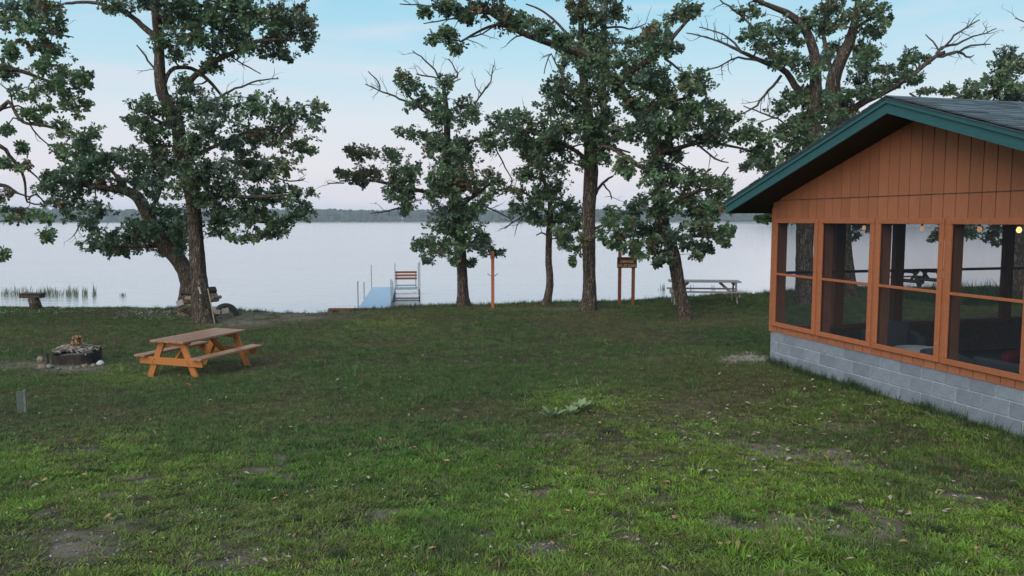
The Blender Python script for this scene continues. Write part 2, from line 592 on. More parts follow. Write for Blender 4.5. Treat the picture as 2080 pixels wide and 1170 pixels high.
def leaf_mat():
    m = bpy.data.materials.new('oak_leaf')
    m.use_nodes = True
    nt = m.node_tree
    b = nt.nodes['Principled BSDF']
    at = N(nt, 'ShaderNodeAttribute')
    at.attribute_name = 'col'
    geo = N(nt, 'ShaderNodeNewGeometry')
    pale = mixc(nt, 0.5, at.outputs['Vector'], (0.17, 0.23, 0.165))
    col = mixc(nt, geo.outputs['Backfacing'], at.outputs['Vector'], pale)
    nt.links.new(col, b.inputs['Base Color'])
    b.inputs['Roughness'].default_value = 0.4
    b.inputs['Specular IOR Level'].default_value = 0.3
    tl = N(nt, 'ShaderNodeBsdfTranslucent')
    nt.links.new(col, tl.inputs[0])
    mx = N(nt, 'ShaderNodeMixShader')
    mx.inputs[0].default_value = 0.28
    nt.links.new(b.outputs[0], mx.inputs[1])
    nt.links.new(tl.outputs[0], mx.inputs[2])
    nt.links.new(mx.outputs[0], nt.nodes['Material Output'].inputs[0])
    return m
M['leaf'] = leaf_mat()

def ground_mat():
    m, nt, b = nodes_of('lawn_soil')
    at = N(nt, 'ShaderNodeAttribute'); at.attribute_name = 'gcol'
    v = mapped(nt)
    n1 = noise(nt, 9, 8, v, 0.75)
    n2 = noise(nt, 70, 5, v, 0.7)
    sp = ramp(nt, n1.outputs[0], [(0.3, (0.62, 0.62, 0.6)), (0.7, (1.28, 1.26, 1.2))]).outputs[0]
    sp2 = ramp(nt, n2.outputs[0], [(0.35, (0.55, 0.55, 0.55)), (0.65, (1.35, 1.35, 1.35))]).outputs[0]
    col = mixc(nt, 1.0, at.outputs['Vector'], sp, 'MULTIPLY')
    col = mixc(nt, 1.0, col, sp2, 'MULTIPLY')
    nt.links.new(col, b.inputs['Base Color'])
    b.inputs['Roughness'].default_value = 1.0
    b.inputs['Specular IOR Level'].default_value = 0.05
    bump(nt, b, n2.outputs[0], 0.8, 0.02)
    return m
M['ground'] = ground_mat()

def grass_mat():
    m = bpy.data.materials.new('grass_blade')
    m.use_nodes = True
    nt = m.node_tree
    b = nt.nodes['Principled BSDF']
    at = N(nt, 'ShaderNodeAttribute')
    at.attribute_type = 'INSTANCER'
    at.attribute_name = 'gcol'
    nt.links.new(at.outputs['Vector'], b.inputs['Base Color'])
    b.inputs['Roughness'].default_value = 0.6
    b.inputs['Specular IOR Level'].default_value = 0.08
    tl = N(nt, 'ShaderNodeBsdfTranslucent')
    nt.links.new(at.outputs['Vector'], tl.inputs[0])
    mx = N(nt, 'ShaderNodeMixShader')
    mx.inputs[0].default_value = 0.3
    nt.links.new(b.outputs[0], mx.inputs[1])
    nt.links.new(tl.outputs[0], mx.inputs[2])
    nt.links.new(mx.outputs[0], nt.nodes['Material Output'].inputs[0])
    return m
M['grass'] = grass_mat()

def water_mat():
    m, nt, b = nodes_of('lake_water')
    tc = N(nt, 'ShaderNodeNewGeometry')
    mp = N(nt, 'ShaderNodeMapping')
    mp.inputs['Scale'].default_value = (0.45, 1.5, 1)
    nt.links.new(tc.outputs['Position'], mp.inputs[0])
    n1 = noise(nt, 1.4, 5, mp.outputs[0], 0.6, 0.3)
    n2 = noise(nt, 0.11, 4, mp.outputs[0], 0.55)
    add = N(nt, 'ShaderNodeMath', operation='MULTIPLY_ADD')
    nt.links.new(n2.outputs[0], add.inputs[0])
    add.inputs[1].default_value = 1.6
    nt.links.new(n1.outputs[0], add.inputs[2])
    # calmer water towards the right-hand shore
    sx = N(nt, 'ShaderNodeSeparateXYZ')
    nt.links.new(tc.outputs['Position'], sx.inputs[0])
    dv = N(nt, 'ShaderNodeMath', operation='DIVIDE')
    nt.links.new(sx.outputs['X'], dv.inputs[0])
    nt.links.new(sx.outputs['Y'], dv.inputs[1])
    mr = N(nt, 'ShaderNodeMapRange')
    mr.inputs[1].default_value, mr.inputs[2].default_value = 0.20, 0.34
    mr.inputs[3].default_value, mr.inputs[4].default_value = 0.62, 0.12
    nt.links.new(dv.outputs[0], mr.inputs[0])
    bm = bump(nt, b, add.outputs[0], 0.5, 0.05)
    ff = N(nt, 'ShaderNodeMapRange')                       # a breeze ruffles the water along the far shore
    ff.inputs[1].default_value, ff.inputs[2].default_value = 420, 620
    ff.inputs[3].default_value, ff.inputs[4].default_value = 0.0, 0.5
    nt.links.new(sx.outputs['Y'], ff.inputs[0])
    fa = N(nt, 'ShaderNodeMath', operation='ADD')
    nt.links.new(ff.outputs[0], fa.inputs[0]); nt.links.new(mr.outputs[0], fa.inputs[1])
    nt.links.new(fa.outputs[0], bm.inputs['Strength'])
    mr2 = N(nt, 'ShaderNodeMapRange')
    mr2.inputs[1].default_value, mr2.inputs[2].default_value = 0.20, 0.34
    mr2.inputs[3].default_value, mr2.inputs[4].default_value = 0.14, 0.06
    nt.links.new(dv.outputs[0], mr2.inputs[0])
    nt.links.new(mr2.outputs[0], b.inputs['Roughness'])
    n3 = noise(nt, 0.02, 4, mp.outputs[0])
    col = ramp(nt, n3.outputs[0], [(0.3, (0.47, 0.455, 0.47)), (0.7, (0.53, 0.51, 0.52))]).outputs[0]
    nt.links.new(col, b.inputs['Base Color'])
    b.inputs['IOR'].default_value = 1.9
    b.inputs['Specular IOR Level'].default_value = 0.9
    return m
M['water'] = water_mat()

# ------------------------------------------------------------------ terrain
def axis(parts):
    a = []
    for lo, hi, st in parts:
        a += list(np.arange(lo, hi, st))
    return np.array(a + [parts[-1][1]])
xs = axis([(-3200, -400, 200), (-400, -60, 34), (-60, -20, 2.0), (-20, 14, 0.14), (14, 30, 0.8), (30, 60, 3), (60, 400, 34), (400, 3200, 200)])
ys = axis([(-600, -60, 60), (-60, 4, 4), (4, 14, 0.09), (14, 33, 0.17), (33, 60, 1.5), (60, 1240, 118), (1240, 1400, 8), (1400, 3200, 150)])
XX, YY = np.meshgrid(xs, ys)
ZZ = ground(XX, YY)

def blob_px(px, py, cx, cy, rx, ry):
    return np.exp(-(((px - cx) / rx) ** 2 + ((py - cy) / ry) ** 2))
def zones(x, y, z):
    """bare, lush, dry, deep masks for the lawn"""
    px, py = pix(x, y, z)
    n4 = fnoise(x, y, 0.22, 17)
    n1, n2, n3 = fnoise(x, y, 1.6, 2), fnoise(x, y, 0.55, 8), fnoise(x, y, 4.5, 14)
    near = sstep(12.6, 8.0, y + (n3 - 0.5) * 5)
    lush = near * sstep(0.36, 0.58, n1 * 0.6 + n2 * 0.4 + 0.1)
    for c in [(1210, 820, 130, 30, 1.0), (790, 655, 60, 14, .8), (260, 760, 90, 20, .5), (700, 930, 300, 70, .5), (150, 1000, 220, 90, .6), (1290, 620, 40, 8, .3)]:
        lush = np.maximum(lush, c[4] * blob_px(px, py, *c[:4]))
    bare = near * sstep(0.60, 0.70, n2 * 0.6 + n1 * 0.0 + (1 - fnoise(x, y, 1.1, 31)) * 0.45) 
    for c in [(250, 1085, 60, 14, .7), (860, 975, 90, 14, .6), (800, 900, 60, 8, .6), (1000, 1085, 60, 12, .8), (1330, 1020, 60, 12, .6), (560, 935, 60, 8, .5), (130, 1110, 130, 32, .66), (470, 1130, 120, 28, .66), (1120, 1110, 120, 28, .6), (640, 995, 80, 16, .6), (1130, 885, 50, 12, .5), (1540, 890, 220, 60, .38), (1400, 850, 130, 50, .3),
              (1720, 960, 160, 50, .4), (1960, 1010, 150, 60, .35), (60, 742, 75, 9, 1.0), (150, 748, 90, 8, 1.0), (30, 745, 60, 8, .9), (1515, 728, 48, 8, 1.0),
              (550, 643, 120, 9, 1.4), (480, 655, 75, 8, 1.4), (640, 633, 110, 5, .9), (500, 636, 45, 8, .7), (420, 662, 60, 8, .5), (1150, 628, 90, 4, .6), (1380, 655, 60, 8, .4)]:
        bare = np.maximum(bare, c[4] * blob_px(px, py, *c[:4]) * sstep(0.34, 0.60, n2 * 0.45 + n4 * 0.4 + n1 * 0.15 + 0.06 * c[4]) * 1.3)
    dry = sstep(0.50, 0.66, n3 * 0.55 + n1 * 0.45) * 0.65
    for c in [(1430, 810, 190, 60, .9), (1600, 900, 260, 70, .55), (600, 640, 160, 20, .6), (180, 690, 160, 25, .45), (1000, 640, 220, 12, .4), (1400, 650, 130, 16, .7), (500, 850, 250, 50, .3), (1840, 1000, 250, 80, .5)]:
        dry = np.maximum(dry, c[4] * blob_px(px, py, *c[:4]) * sstep(0.3, 0.6, n1))
    deep = 0.5 * sstep(0.45, 0.65, fnoise(x, y, 3.2, 44))
    for c in [(1450, 690, 170, 22, 1.0), (1000, 760, 260, 60, .5), (1050, 870, 120, 20, .6), (350, 690, 150, 40, .3)]:
        deep = np.maximum(deep, c[4] * blob_px(px, py, *c[:4]))
    return np.clip(bare, 0, 1), np.clip(lush, 0, 1), np.clip(dry, 0, 1), np.clip(deep, 0, 1)
bare, lush, dry, deep = zones(XX, YY, ZZ)
def lerp(a, b, t):
    return a + (b - a) * t[..., None]
soil = np.broadcast_to(np.array([0.080, 0.070, 0.042]), XX.shape + (3,)).copy()
soil = lerp(soil, np.array([0.060, 0.062, 0.040]), lush * 0.8)
soil = lerp(soil, np.array([0.032, 0.052, 0.028]), deep * 0.7)
soil = lerp(soil, np.array([0.105, 0.080, 0.054]), dry * 0.6)
soil = lerp(soil, np.array([0.215, 0.178, 0.148]), bare)
shore = sstep(0.35, 0.05, ZZ) * (YY > 20) * (YY < 1000)
soil = lerp(soil, np.array([0.24, 0.20, 0.16]), shore)
farl = sstep(1200, 1250, YY)
soil = lerp(soil, np.array([0.05, 0.07, 0.045]), farl)
soil = lerp(soil, np.array([0.34, 0.29, 0.23]), farl * sstep(2.2, 0.8, ZZ))
ny, nx = XX.shape
idx = np.arange(nx * ny).reshape(ny, nx)
quads = np.stack([idx[:-1, :-1], idx[:-1, 1:], idx[1:, 1:], idx[1:, :-1]], -1).reshape(-1, 4)
g = np_mesh('ground', np.stack([XX, YY, ZZ], -1).reshape(-1, 3), 0, M['ground'], None, {'gcol': soil.reshape(-1, 3)}, True, [quads])
tag(g, 'sloping lawn running down to the lake', None, None, 'structure')

# lake
wx = [-3190, 3190]
w = MB().add([(-3190, 24, 0), (3190, 24, 0), (3190, 1500, 0), (-3190, 1500, 0)], [(0, 1, 2, 3)])
# butt the sheet under the land: the land rises above z=0 on both shores
tag(w.build('lake_water', M['water']), 'calm pale lake reflecting the evening sky', None, None, 'structure')

# ------------------------------------------------------------------ far shore wood
def far_wood():
    rs = np.random.RandomState(5)
    m, nt, b = nodes_of('far_foliage')
    at = N(nt, 'ShaderNodeAttribute'); at.attribute_name = 'gcol'
    nt.links.new(at.outputs['Vector'], b.inputs['Base Color'])
    b.inputs['Roughness'].default_value = 0.95
    b.inputs['Specular IOR Level'].default_value = 0.0
    # lumpy crown templates
    import bmesh
    T = []
    for k in range(5):
        bm = bmesh.new()
        bmesh.ops.create_icosphere(bm, subdivisions=2, radius=1)
        v = np.array([q.co[:] for q in bm.verts])
        f = np.array([[q.index for q in fc.verts] for fc in bm.faces])
        bm.free()
        v *= (1 + rs.uniform(-0.28, 0.22, (len(v), 1)))
        T.append((v, f))
    VV, FF, CC = [], [], []
    n = 0
    for i in range(3600):
        x = rs.uniform(-1150, 1150)
        row = rs.rand()
        y0 = 1312 - 30 * math.sin(x / 240.0) - 14 * math.sin(x / 71.0)
        y = y0 + 6 + row * 75
        h = 13 + 5 * fnoise(x, 0.0, 90, 3) * 1.6 + 3.5 * row + rs.uniform(-2.5, 3.0)
        h *= np.interp(x, [-1100, -400, 0, 300, 600, 1100], [1.05, 1.0, 0.92, 0.88, 0.95, 1.15])
        r = rs.uniform(3.2, 6.2)
        z0 = gz(x, y)
        parts = [(h - r * 0.9, r, r * 1.0)]
        if row < 0.3:
            parts.append((r * 1.0, r * 1.05, r * 1.3))
        for (zc, rr, rz) in parts:
            v, f = T[rs.randint(5)]
            a = rs.uniform(0, 6.28)
            R = np.array([[math.cos(a), -math.sin(a), 0], [math.sin(a), math.cos(a), 0], [0, 0, 1]])
            q = (v @ R.T) * np.array([rr, rr, rz]) + np.array([x, y, z0 + zc])
            VV.append(q); FF.append(f + n); n += len(v)
            c = np.array([0.022, 0.040, 0.028]) * rs.uniform(0.7, 1.5) + np.array([0.012, 0, 0]) * rs.rand() ** 3
            CC.append(np.tile(c, (len(v), 1)))
    o = np_mesh('far_shore_woods', np.concatenate(VV), 0, m, None, {'gcol': np.concatenate(CC)}, False, [np.concatenate(FF)])
    tag(o, 'long low wooded far shore across the lake', 'woods', None, 'stuff')
far_wood()

# ------------------------------------------------------------------ haze
hz = MB().box(-3300, 3300, -700, 3300, -4.0, 42)
hm = bpy.data.materials.new('haze_air')
hm.use_nodes = True
hm.node_tree.nodes.clear()
ho = hm.node_tree.nodes.new('ShaderNodeOutputMaterial')
hv = hm.node_tree.nodes.new('ShaderNodeVolumePrincipled')
hv.inputs['Color'].default_value = (0.86, 0.92, 1.0, 1)
hv.inputs['Density'].default_value = 0.0002
hm.node_tree.links.new(hv.outputs[0], ho.inputs['Volume'])
tag(hz.build('haze', hm), 'thin blue evening haze over the lake', None, None, 'stuff')

# ------------------------------------------------------------------ the pavilion
E = 0.60            # overhang
SL = 0.325
RIDGE = 5.74        # top of the roof at the ridge
BS = BWID / 2
Z_SID, Z_WB, Z_WT, Z_SEAM = 2.11, 2.19, 4.12, 4.45
def rtop(s):
    return RIDGE - SL * abs(s - BS)
RT = 0.20           # roof thickness (fascia depth)
pav = empty('screened_pavilion', (C0.x, C0.y, 0), BANG,
            'orange sided gabled pavilion with screened windows, teal fascia and grey block base', 'building')
def L(k, s, z):
    return Vector((k, -s, z))

# block base of the gable wall
MB().box(0.012, 0.188, -BWID + 0.012, -0.012, 1.2, Z_SID - 0.01).build('mortar_core', M['mortar'], pav)
full_me = None
bl, bh = 0.40, 0.203
def block_mesh(length):
    return raw_mesh('block', *(lambda t: (t.V, t.F))(MB().bbox(0, 0.19, -length + 0.006, -0.006, 0.006, bh - 0.006, 0.006)))
full_me = block_mesh(bl); full_me.materials.append(M['block'])
half_me = block_mesh(bl / 2); half_me.materials.append(M['block'])
for r in range(4):
    z = Z_SID - bh * (r + 1)
    s = 0.0
    if r % 2:
        o = link('block', half_me, None, pav, (0.0, -s, z)); s += bl / 2
    while s < BWID - 0.05:
        l = bl if s + bl <= BWID + 0.01 else bl / 2
        if s + l > BWID + 0.02:
            break
        o = link('block', full_me if l == bl else half_me, None, pav, (random.uniform(-0.002, 0.002), -s, z))
        s += l
# the other three sides of the base
t = MB()
t.box(0.2, BLEN, -0.19, 0.0, 1.2, Z_SID - 0.004)
t.box(0.2, BLEN, -BWID, -BWID + 0.19, 1.2, Z_SID - 0.004)
t.box(BLEN - 0.19, BLEN, -BWID + 0.2, -0.2, 1.2, Z_SID - 0.004)
t.build('base_wall', M['block'], pav)
MB().box(0.2, BLEN - 0.2, -0.215, -0.193, 1.57, Z_SID + 0.0).build('shade_lining', M['dark_wood'], pav)  # dark sheet added over the pale base wall for the interior shade
MB().box(BLEN - 0.22, BLEN - 0.195, -BWID + 0.22, -0.22, 1.57, Z_SID).build('shade_lining', M['dark_wood'], pav)  # same added dark sheet on the far end wall
MB().box(0.19, BLEN - 0.2, -BWID + 0.2, -0.2, 1.4, 1.56).build('floor_slab', M['floor_c'], pav)
MB().box(0.02, 0.17, -BWID, 0, Z_SID - 0.008, Z_SID + 0.03).build('sill_plate', M['int_wood'], pav)

# siding planks, 0.2 m wide with open grooves
pw = 0.2032
ks = 34
for i in range(ks):
    s0, s1 = i * pw + 0.007, min((i + 1) * pw - 0.007, BWID)
    # below the windows
    MB().box(-0.012, 0.010, -s1, -s0, Z_SID - 0.03, Z_WB + 0.02).build('siding_plank', M['siding'], pav)
    # above the windows up to the seam
    top_in = lambda s: rtop(s) - RT - 0.01
    za = [min(Z_SEAM - 0.004, top_in(s)) for s in (s0, s1)]
    zlo = Z_WT - 0.03
    if min(za) > zlo:
        pts = [L(0, s0, zlo), L(0, s1, zlo), L(0, s1, za[1]), L(0, s0, za[0])]
        MB().prism(pts, (-0.012, 0, 0), (0.010, 0, 0)).build('siding_plank', M['siding'], pav)
    if min(top_in(s0), top_in(s1)) > Z_SEAM + 0.01 or max(top_in(s0), top_in(s1)) > Z_SEAM + 0.05:
        a0, a1 = max(top_in(s0), Z_SEAM + 0.004), max(top_in(s1), Z_SEAM + 0.004)
        pts = [L(0, s0, Z_SEAM + 0.004), L(0, s1, Z_SEAM + 0.004), L(0, s1, a1)]
        if s0 < BS < s1:
            pts.append(L(0, BS, top_in(BS)))
        pts.append(L(0, s0, a0))
        MB().prism(pts, (-0.014, 0, 0), (0.010, 0, 0)).build('siding_plank', M['siding'], pav)
# wall backing behind the grooves (dark)
t = MB()
gp = [L(0, 0, Z_WT), L(0, BWID, Z_WT), L(0, BWID, rtop(BWID) - RT - 0.02), L(0, BS, rtop(BS) - RT - 0.02), L(0, 0, rtop(0) - RT - 0.02)]
t.prism(gp, (0.0, 0, 0), (0.05, 0, 0))
t.build('sheathing', M['int_wood'], pav)
MB().bar(L(-0.020, 0.1, Z_SEAM), L(-0.018, BWID - 0.05, Z_SEAM), 0.007, 0.008).build('seam_flashing', M['dead'], pav)
# corner board
MB().bbox(-0.03, 0.0, -0.085, 0.012, Z_SID - 0.035, Z_WT + 0.2, 0.004).build('corner_board', M['trim'], pav)
MB().box(0.0, 0.09, -0.0, 0.02, Z_SID - 0.03, rtop(0) - RT).build('corner_board', M['trim'], pav)
# posts of the framed walls
def post(k, s, w=0.14, d=0.09, m='int_wood', z1=None):
    return MB().box(k, k + d, -s - w / 2, -s + w / 2, Z_SID + 0.03, z1 or Z_WT + 0.02).build('post', M[m], pav)
PS = [0.07, 1.33, 2.64, 3.95, 5.26, 6.57, 6.83]
for s in PS:
    post(0.06, s, 0.13, 0.14)
win = [(0.10, 1.30), (1.36, 2.61), (2.67, 3.92), (3.98, 5.23), (5.29, 6.54)]
for wi, (a, b_) in enumerate(win):
    wroot = empty('screen_window', (-0.014, -a, Z_WB))
    wroot.parent = pav
    wd, ht, fw, fd = b_ - a, Z_WT - Z_WB, 0.075, 0.032
    def fr(y0, y1, z0, z1, d=fd, nm='frame'):
        return MB().bbox(-d, 0.0, y0, y1, z0, z1, 0.004).build(nm, M['trim'], wroot)
    fr(-wd, 0, ht - fw, ht)
    fr(-wd, 0, 0, fw)
    fr(-fw, 0, fw + 0.001, ht - fw - 0.001)
    fr(-wd, -wd + fw, fw + 0.001, ht - fw - 0.001)
    fr(-wd + fw, -fw, 0.925, 0.965, 0.026, 'mid_rail')
    sc_ = MB().add([(-0.008, -wd + 0.02, 0.02), (-0.008, -0.02, 0.02), (-0.008, -0.02, ht - 0.02), (-0.008, -wd + 0.02, ht - 0.02)], [(0, 1, 2, 3)])
    sc_.build('screen', M['screen'], wroot)
    scr = MB()
    for (yy, zz) in [(-wd / 2, ht - fw / 2), (-wd / 2, fw / 2)] + [(q, z) for q in (-fw / 2, -wd + fw / 2) for z in (0.25, 0.72, 1.15, 1.6)]:
        scr.tube([(-fd - 0.009, yy, zz), (-fd + 0.001, yy, zz)], 0.012, 6)
    scr.build('screw', M['galv'], wroot)
    if wi < 4:
        s = b_ + 0.03
        MB().bbox(-0.026, -0.013, -s - 0.022, -s + 0.022, Z_WB, Z_WT + 0.03, 0.003).build('batten', M['trim'], pav)
# lake side wall, far gable and near side: posts, sills, rails and screens
for k in (0.10, 1.35, 2.67, 3.98, 5.28, 6.6, 7.9, 8.85):
    MB().box(k - 0.10, k + 0.10, -0.13, -0.02, Z_SID, 4.26).build('post', M['int_wood'], pav)
    MB().box(k - 0.09, k + 0.09, -BWID + 0.02, -BWID + 0.16, Z_SID, 4.26).build('post', M['int_wood'], pav)
for s in (1.4, 2.75, 4.1, 5.5):
    MB().box(BLEN - 0.15, BLEN - 0.02, -s - 0.09, -s + 0.09, Z_SID, 4.26).build('post', M['int_wood'], pav)
MB().box(0.2, BLEN - 0.2, -0.12, -0.07, 3.12, 3.17).build('hand_rail', M['rail'], pav)
MB().box(0.2, BLEN - 0.2, -BWID + 0.07, -BWID + 0.12, 3.12, 3.16).build('hand_rail', M['rail'], pav)
for (y0, y1) in ((-0.18, -0.01), (-BWID + 0.01, -BWID + 0.18)):
    MB().box(0.2, BLEN - 0.01, y0, y1, Z_SID, Z_SID + 0.06).build('sill_board', M['int_wood'], pav)
    MB().box(0.06, BLEN, y0 - 0.01, y1 + 0.01 if y1 < -1 else y1, 4.10, 4.32).build('beam', M['int_wood'], pav)
MB().box(BLEN - 0.17, BLEN - 0.01, -BWID + 0.2, -0.2, 4.10, 4.32).build('beam', M['int_wood'], pav)
MB().add([(0.16, -0.04, Z_SID + 0.05), (BLEN, -0.04, Z_SID + 0.05), (BLEN, -0.04, 4.12), (0.16, -0.04, 4.12)], [(0, 1, 2, 3)]).build('screen', M['screen'], pav)
MB().add([(0.16, -BWID + 0.04, Z_SID + 0.05), (BLEN, -BWID + 0.04, Z_SID + 0.05), (BLEN, -BWID + 0.04, 4.12), (0.16, -BWID + 0.04, 4.12)], [(0, 1, 2, 3)]).build('screen', M['screen'], pav)
MB().add([(BLEN - 0.03, -BWID + 0.1, Z_SID + 0.05), (BLEN - 0.03, -0.1, Z_SID + 0.05), (BLEN - 0.03, -0.1, 4.12), (BLEN - 0.03, -BWID + 0.1, 4.12)], [(0, 1, 2, 3)]).build('screen', M['screen'], pav)
t = MB()
t.prism([L(BLEN, 0, 4.2), L(BLEN, BWID, 4.2), L(BLEN, BWID, rtop(BWID) - RT - 0.02), L(BLEN, BS, rtop(BS) - RT - 0.02), L(BLEN, 0, rtop(0) - RT - 0.02)], (-0.01, 0, 0), (0.04, 0, 0))
t.build('rear_gable', M['siding'], pav)
# tie beams and a dark heater box hanging inside
for k in (2.4, 4.8, 7.0):
    MB().box(k, k + 0.09, -BWID + 0.15, -0.15, 4.12, 4.30).build('tie_beam', M['int_wood'], pav)

# roof: deck, soffit, fascia
def slab(sa, sb, za, zb, th, k0, k1):
    pts = [L(0, sa, za), L(0, sb, zb), L(0, sb, zb - th), L(0, sa, za - th)]
    return MB().prism(pts, (k0, 0, 0), (k1, 0, 0))
for side in (-1, 1):
    se = BS + side * (BS + E)
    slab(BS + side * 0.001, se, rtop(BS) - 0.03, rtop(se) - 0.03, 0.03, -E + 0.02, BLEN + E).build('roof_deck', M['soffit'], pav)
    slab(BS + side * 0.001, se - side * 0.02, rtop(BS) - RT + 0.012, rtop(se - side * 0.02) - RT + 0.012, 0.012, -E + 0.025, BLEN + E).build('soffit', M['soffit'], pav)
    # rake fascia: wide board below, narrow drip board proud above
    slab(BS + side * 0.001, se, rtop(BS) - 0.055, rtop(se) - 0.055, RT - 0.05, -E - 0.012, -E + 0.02).build('fascia_board', M['teal'], pav)
    slab(BS + side * 0.001, se, rtop(BS) - 0.008, rtop(se) - 0.008, 0.06, -E - 0.034, -E - 0.012).build('fascia_trim', M['teal'], pav)
    slab(BS, se, rtop(BS) + 0.003, rtop(se) + 0.003, 0.012, -E - 0.045, -E + 0.06).build('drip_edge', M['shingle_b'], pav)
    # eave fascia
    MB().box(-E - 0.01, BLEN + E, -se - 0.012, -se + 0.012, rtop(se) - RT, rtop(se) - 0.035).build('fascia_board', M['teal'], pav)

# shingles
slope = math.hypot(1, SL)
ang = math.atan(SL)
sh_l, sh_e, sh_w = 0.20, 0.14, 0.33
def shingle_part(side):
    pass
tmpl = MB().box(0.003, sh_w - 0.003, -sh_l, 0, 0.0, 0.018)
sh_me = raw_mesh('shingle', tmpl.V, tmpl.F)
sh_me.materials.append(M['shingle'])
cands = []
rows = int((BS + E) * slope / sh_e) + 1
for side in (1, -1):
    for r in range(rows):
        d = r * sh_e                                 # distance down the slope of the upper edge
        off = (r % 3) * 0.11
        k = -E - 0.03 - off
        while k < BLEN + E:
            ds = d / slope
            s = BS + side * ds
            z = RIDGE - SL * ds
            wp = BW(k + 0.15, s, z)
            cands.append((side, r, k, s, z, wp))
            k += sh_w
def shingle_matrix(side, k, s, z, jit=0.0):
    # local x along k, local -y down the slope
    down = Vector((0, -side / slope, -SL / slope))
    if side == 1:
        X = Vector((1, 0, 0)); Y = -down; kk = k
    else:
        X = Vector((-1, 0, 0)); Y = -down; kk = k + sh_w
    Z = X.cross(Y)
    # tilt so the butt edge sits proud of the course below
    Mx = Matrix((X, Y, Z)).transposed().to_4x4()
    Mx = Matrix.Translation(Vector((kk, -s, z + 0.004)) + Z * jit) @ Mx @ Matrix.Rotation(-0.045, 4, 'X') @ Matrix.Translation((0, 0, 0.008))
    return Mx
vis = []
for c in cands:
    if c[0] == 1:
        px, py = pix(c[5].x, c[5].y, c[5].z)
        if -20 < px < 2090 and c[2] > -E - 0.05:
            vis.append((c[5].length, c))
vis.sort(key=lambda q: q[0])
chosen = set(id(q[1]) for q in vis[:300])
stuff = MB()
for c in cands:
    side, r, k, s, z, wp = c
    Mx = shingle_matrix(side, k, s, z, random.uniform(0, 0.006))
    if c[2] < -E - 0.05:
        # trim the first piece at the rake edge
        cut = -E - 0.04 - k
        if side == 1:
            V = [Vector((max(v.x, cut), v.y, v.z)) for v in tmpl.V]
        else:
            V = [Vector((min(v.x, sh_w - cut), v.y, v.z)) for v in tmpl.V]
        stuff.add([Mx @ v for v in V], tmpl.F)
    elif id(c) in chosen:
        o = link('shingle', sh_me, None, pav)
        o.matrix_local = Mx
    else:
        stuff.add([Mx @ v for v in tmpl.V], tmpl.F)
o = stuff.build('shingle_field', M['shingle'], pav)
o['kind'] = 'stuff'
cap = MB()
k = -E - 0.04
while k < BLEN + E:
    for side in (1, -1):
        sb = BS + side * 0.14
        pts = [L(0, BS, RIDGE + 0.034), L(0, sb, RIDGE + 0.034 - SL * 0.14), L(0, sb, RIDGE + 0.022 - SL * 0.14), L(0, BS, RIDGE + 0.022)]
        cap.prism(pts, (k, 0, 0.0), (k + 0.19, 0, 0.0))
    k += 0.2
cap.build('ridge_cap', M['shingle_b'], pav)

# ------------------------------------------------------------------ inside the pavilion
bw = lambda k, s, z: BW(k, s, z)
FL = 1.56
def sofa(name, k, s, w, d, h, seat, ang_, label, cat, rounded=False):
    r = empty(name, bw(k, s, FL), BANG + ang_, label, cat)
    if rounded:
        t = MB()
        n = 16
        ring = []
        for i in range(n + 1):
            a = PI * (0.0 + 1.0 * i / n)
            ring.append((math.cos(a) * w / 2, math.sin(a) * d / 2))
        for i in range(n):
            (x0, y0), (x1, y1) = ring[i], ring[i + 1]
            hh0 = h * (0.74 + 0.26 * math.sin(PI * i / n)); hh1 = h * (0.74 + 0.26 * math.sin(PI * (i + 1) / n))
            i0, i1 = 0.82, 0.82
            t.add([(x0, y0, 0.08), (x1, y1, 0.08), (x1 * i1, y1 * i1, 0.08), (x0 * i0, y0 * i0, 0.08),
                   (x0, y0, hh0), (x1, y1, hh1), (x1 * i1, y1 * i1, hh1), (x0 * i0, y0 * i0, hh0)],
                  [(3, 2, 1, 0), (4, 5, 6, 7), (0, 1, 5, 4), (2, 3, 7, 6)])
        t.build('backrest', M['sofa'], r, True)
        MB().bbox(-w * 0.4, w * 0.4, -d * 0.3, d * 0.35, 0.1, seat, 0.04).build('seat', M['sofa'], r)
    else:
        MB().bbox(-w / 2, w / 2, -d / 2, d / 2 - 0.16, 0.1, seat - 0.1, 0.02).build('seat', M['sofa'], r)
        MB().bbox(-w / 2, w / 2, d / 2 - 0.15, d / 2, 0.05, h, 0.03).build('backrest', M['sofa'], r)
        for sx in (-1, 1):
            MB().bbox(min(sx * w / 2, sx * (w / 2 + 0.13)), max(sx * w / 2, sx * (w / 2 + 0.13)), -d / 2, d / 2, 0.05, seat + 0.2, 0.03).build('armrest', M['sofa'], r)
    for sx in (-1, 1):
        for sy in (-1, 1):
            MB().box(sx * w * 0.36 - 0.025, sx * w * 0.36 + 0.025, sy * d * 0.25 - 0.025, sy * d * 0.25 + 0.025, 0, 0.1).build('leg', M['dark_metal'], r)
    return r
so = sofa('sofa', 1.55, 4.1, 1.3, 0.85, 0.82, 0.44, PI, 'dark slate wicker sofa with straight back inside the screened room', 'sofa')
sofa('tub_chair', 0.75, 3.35, 0.82, 0.75, 0.72, 0.42, PI / 2 + 0.3, 'rounded slate tub chair just behind the screen', 'armchair', True)
sofa('armchair', 1.5, 1.35, 0.62, 0.7, 0.78, 0.42, -0.5, 'small slate armchair behind the third screen panel', 'armchair')
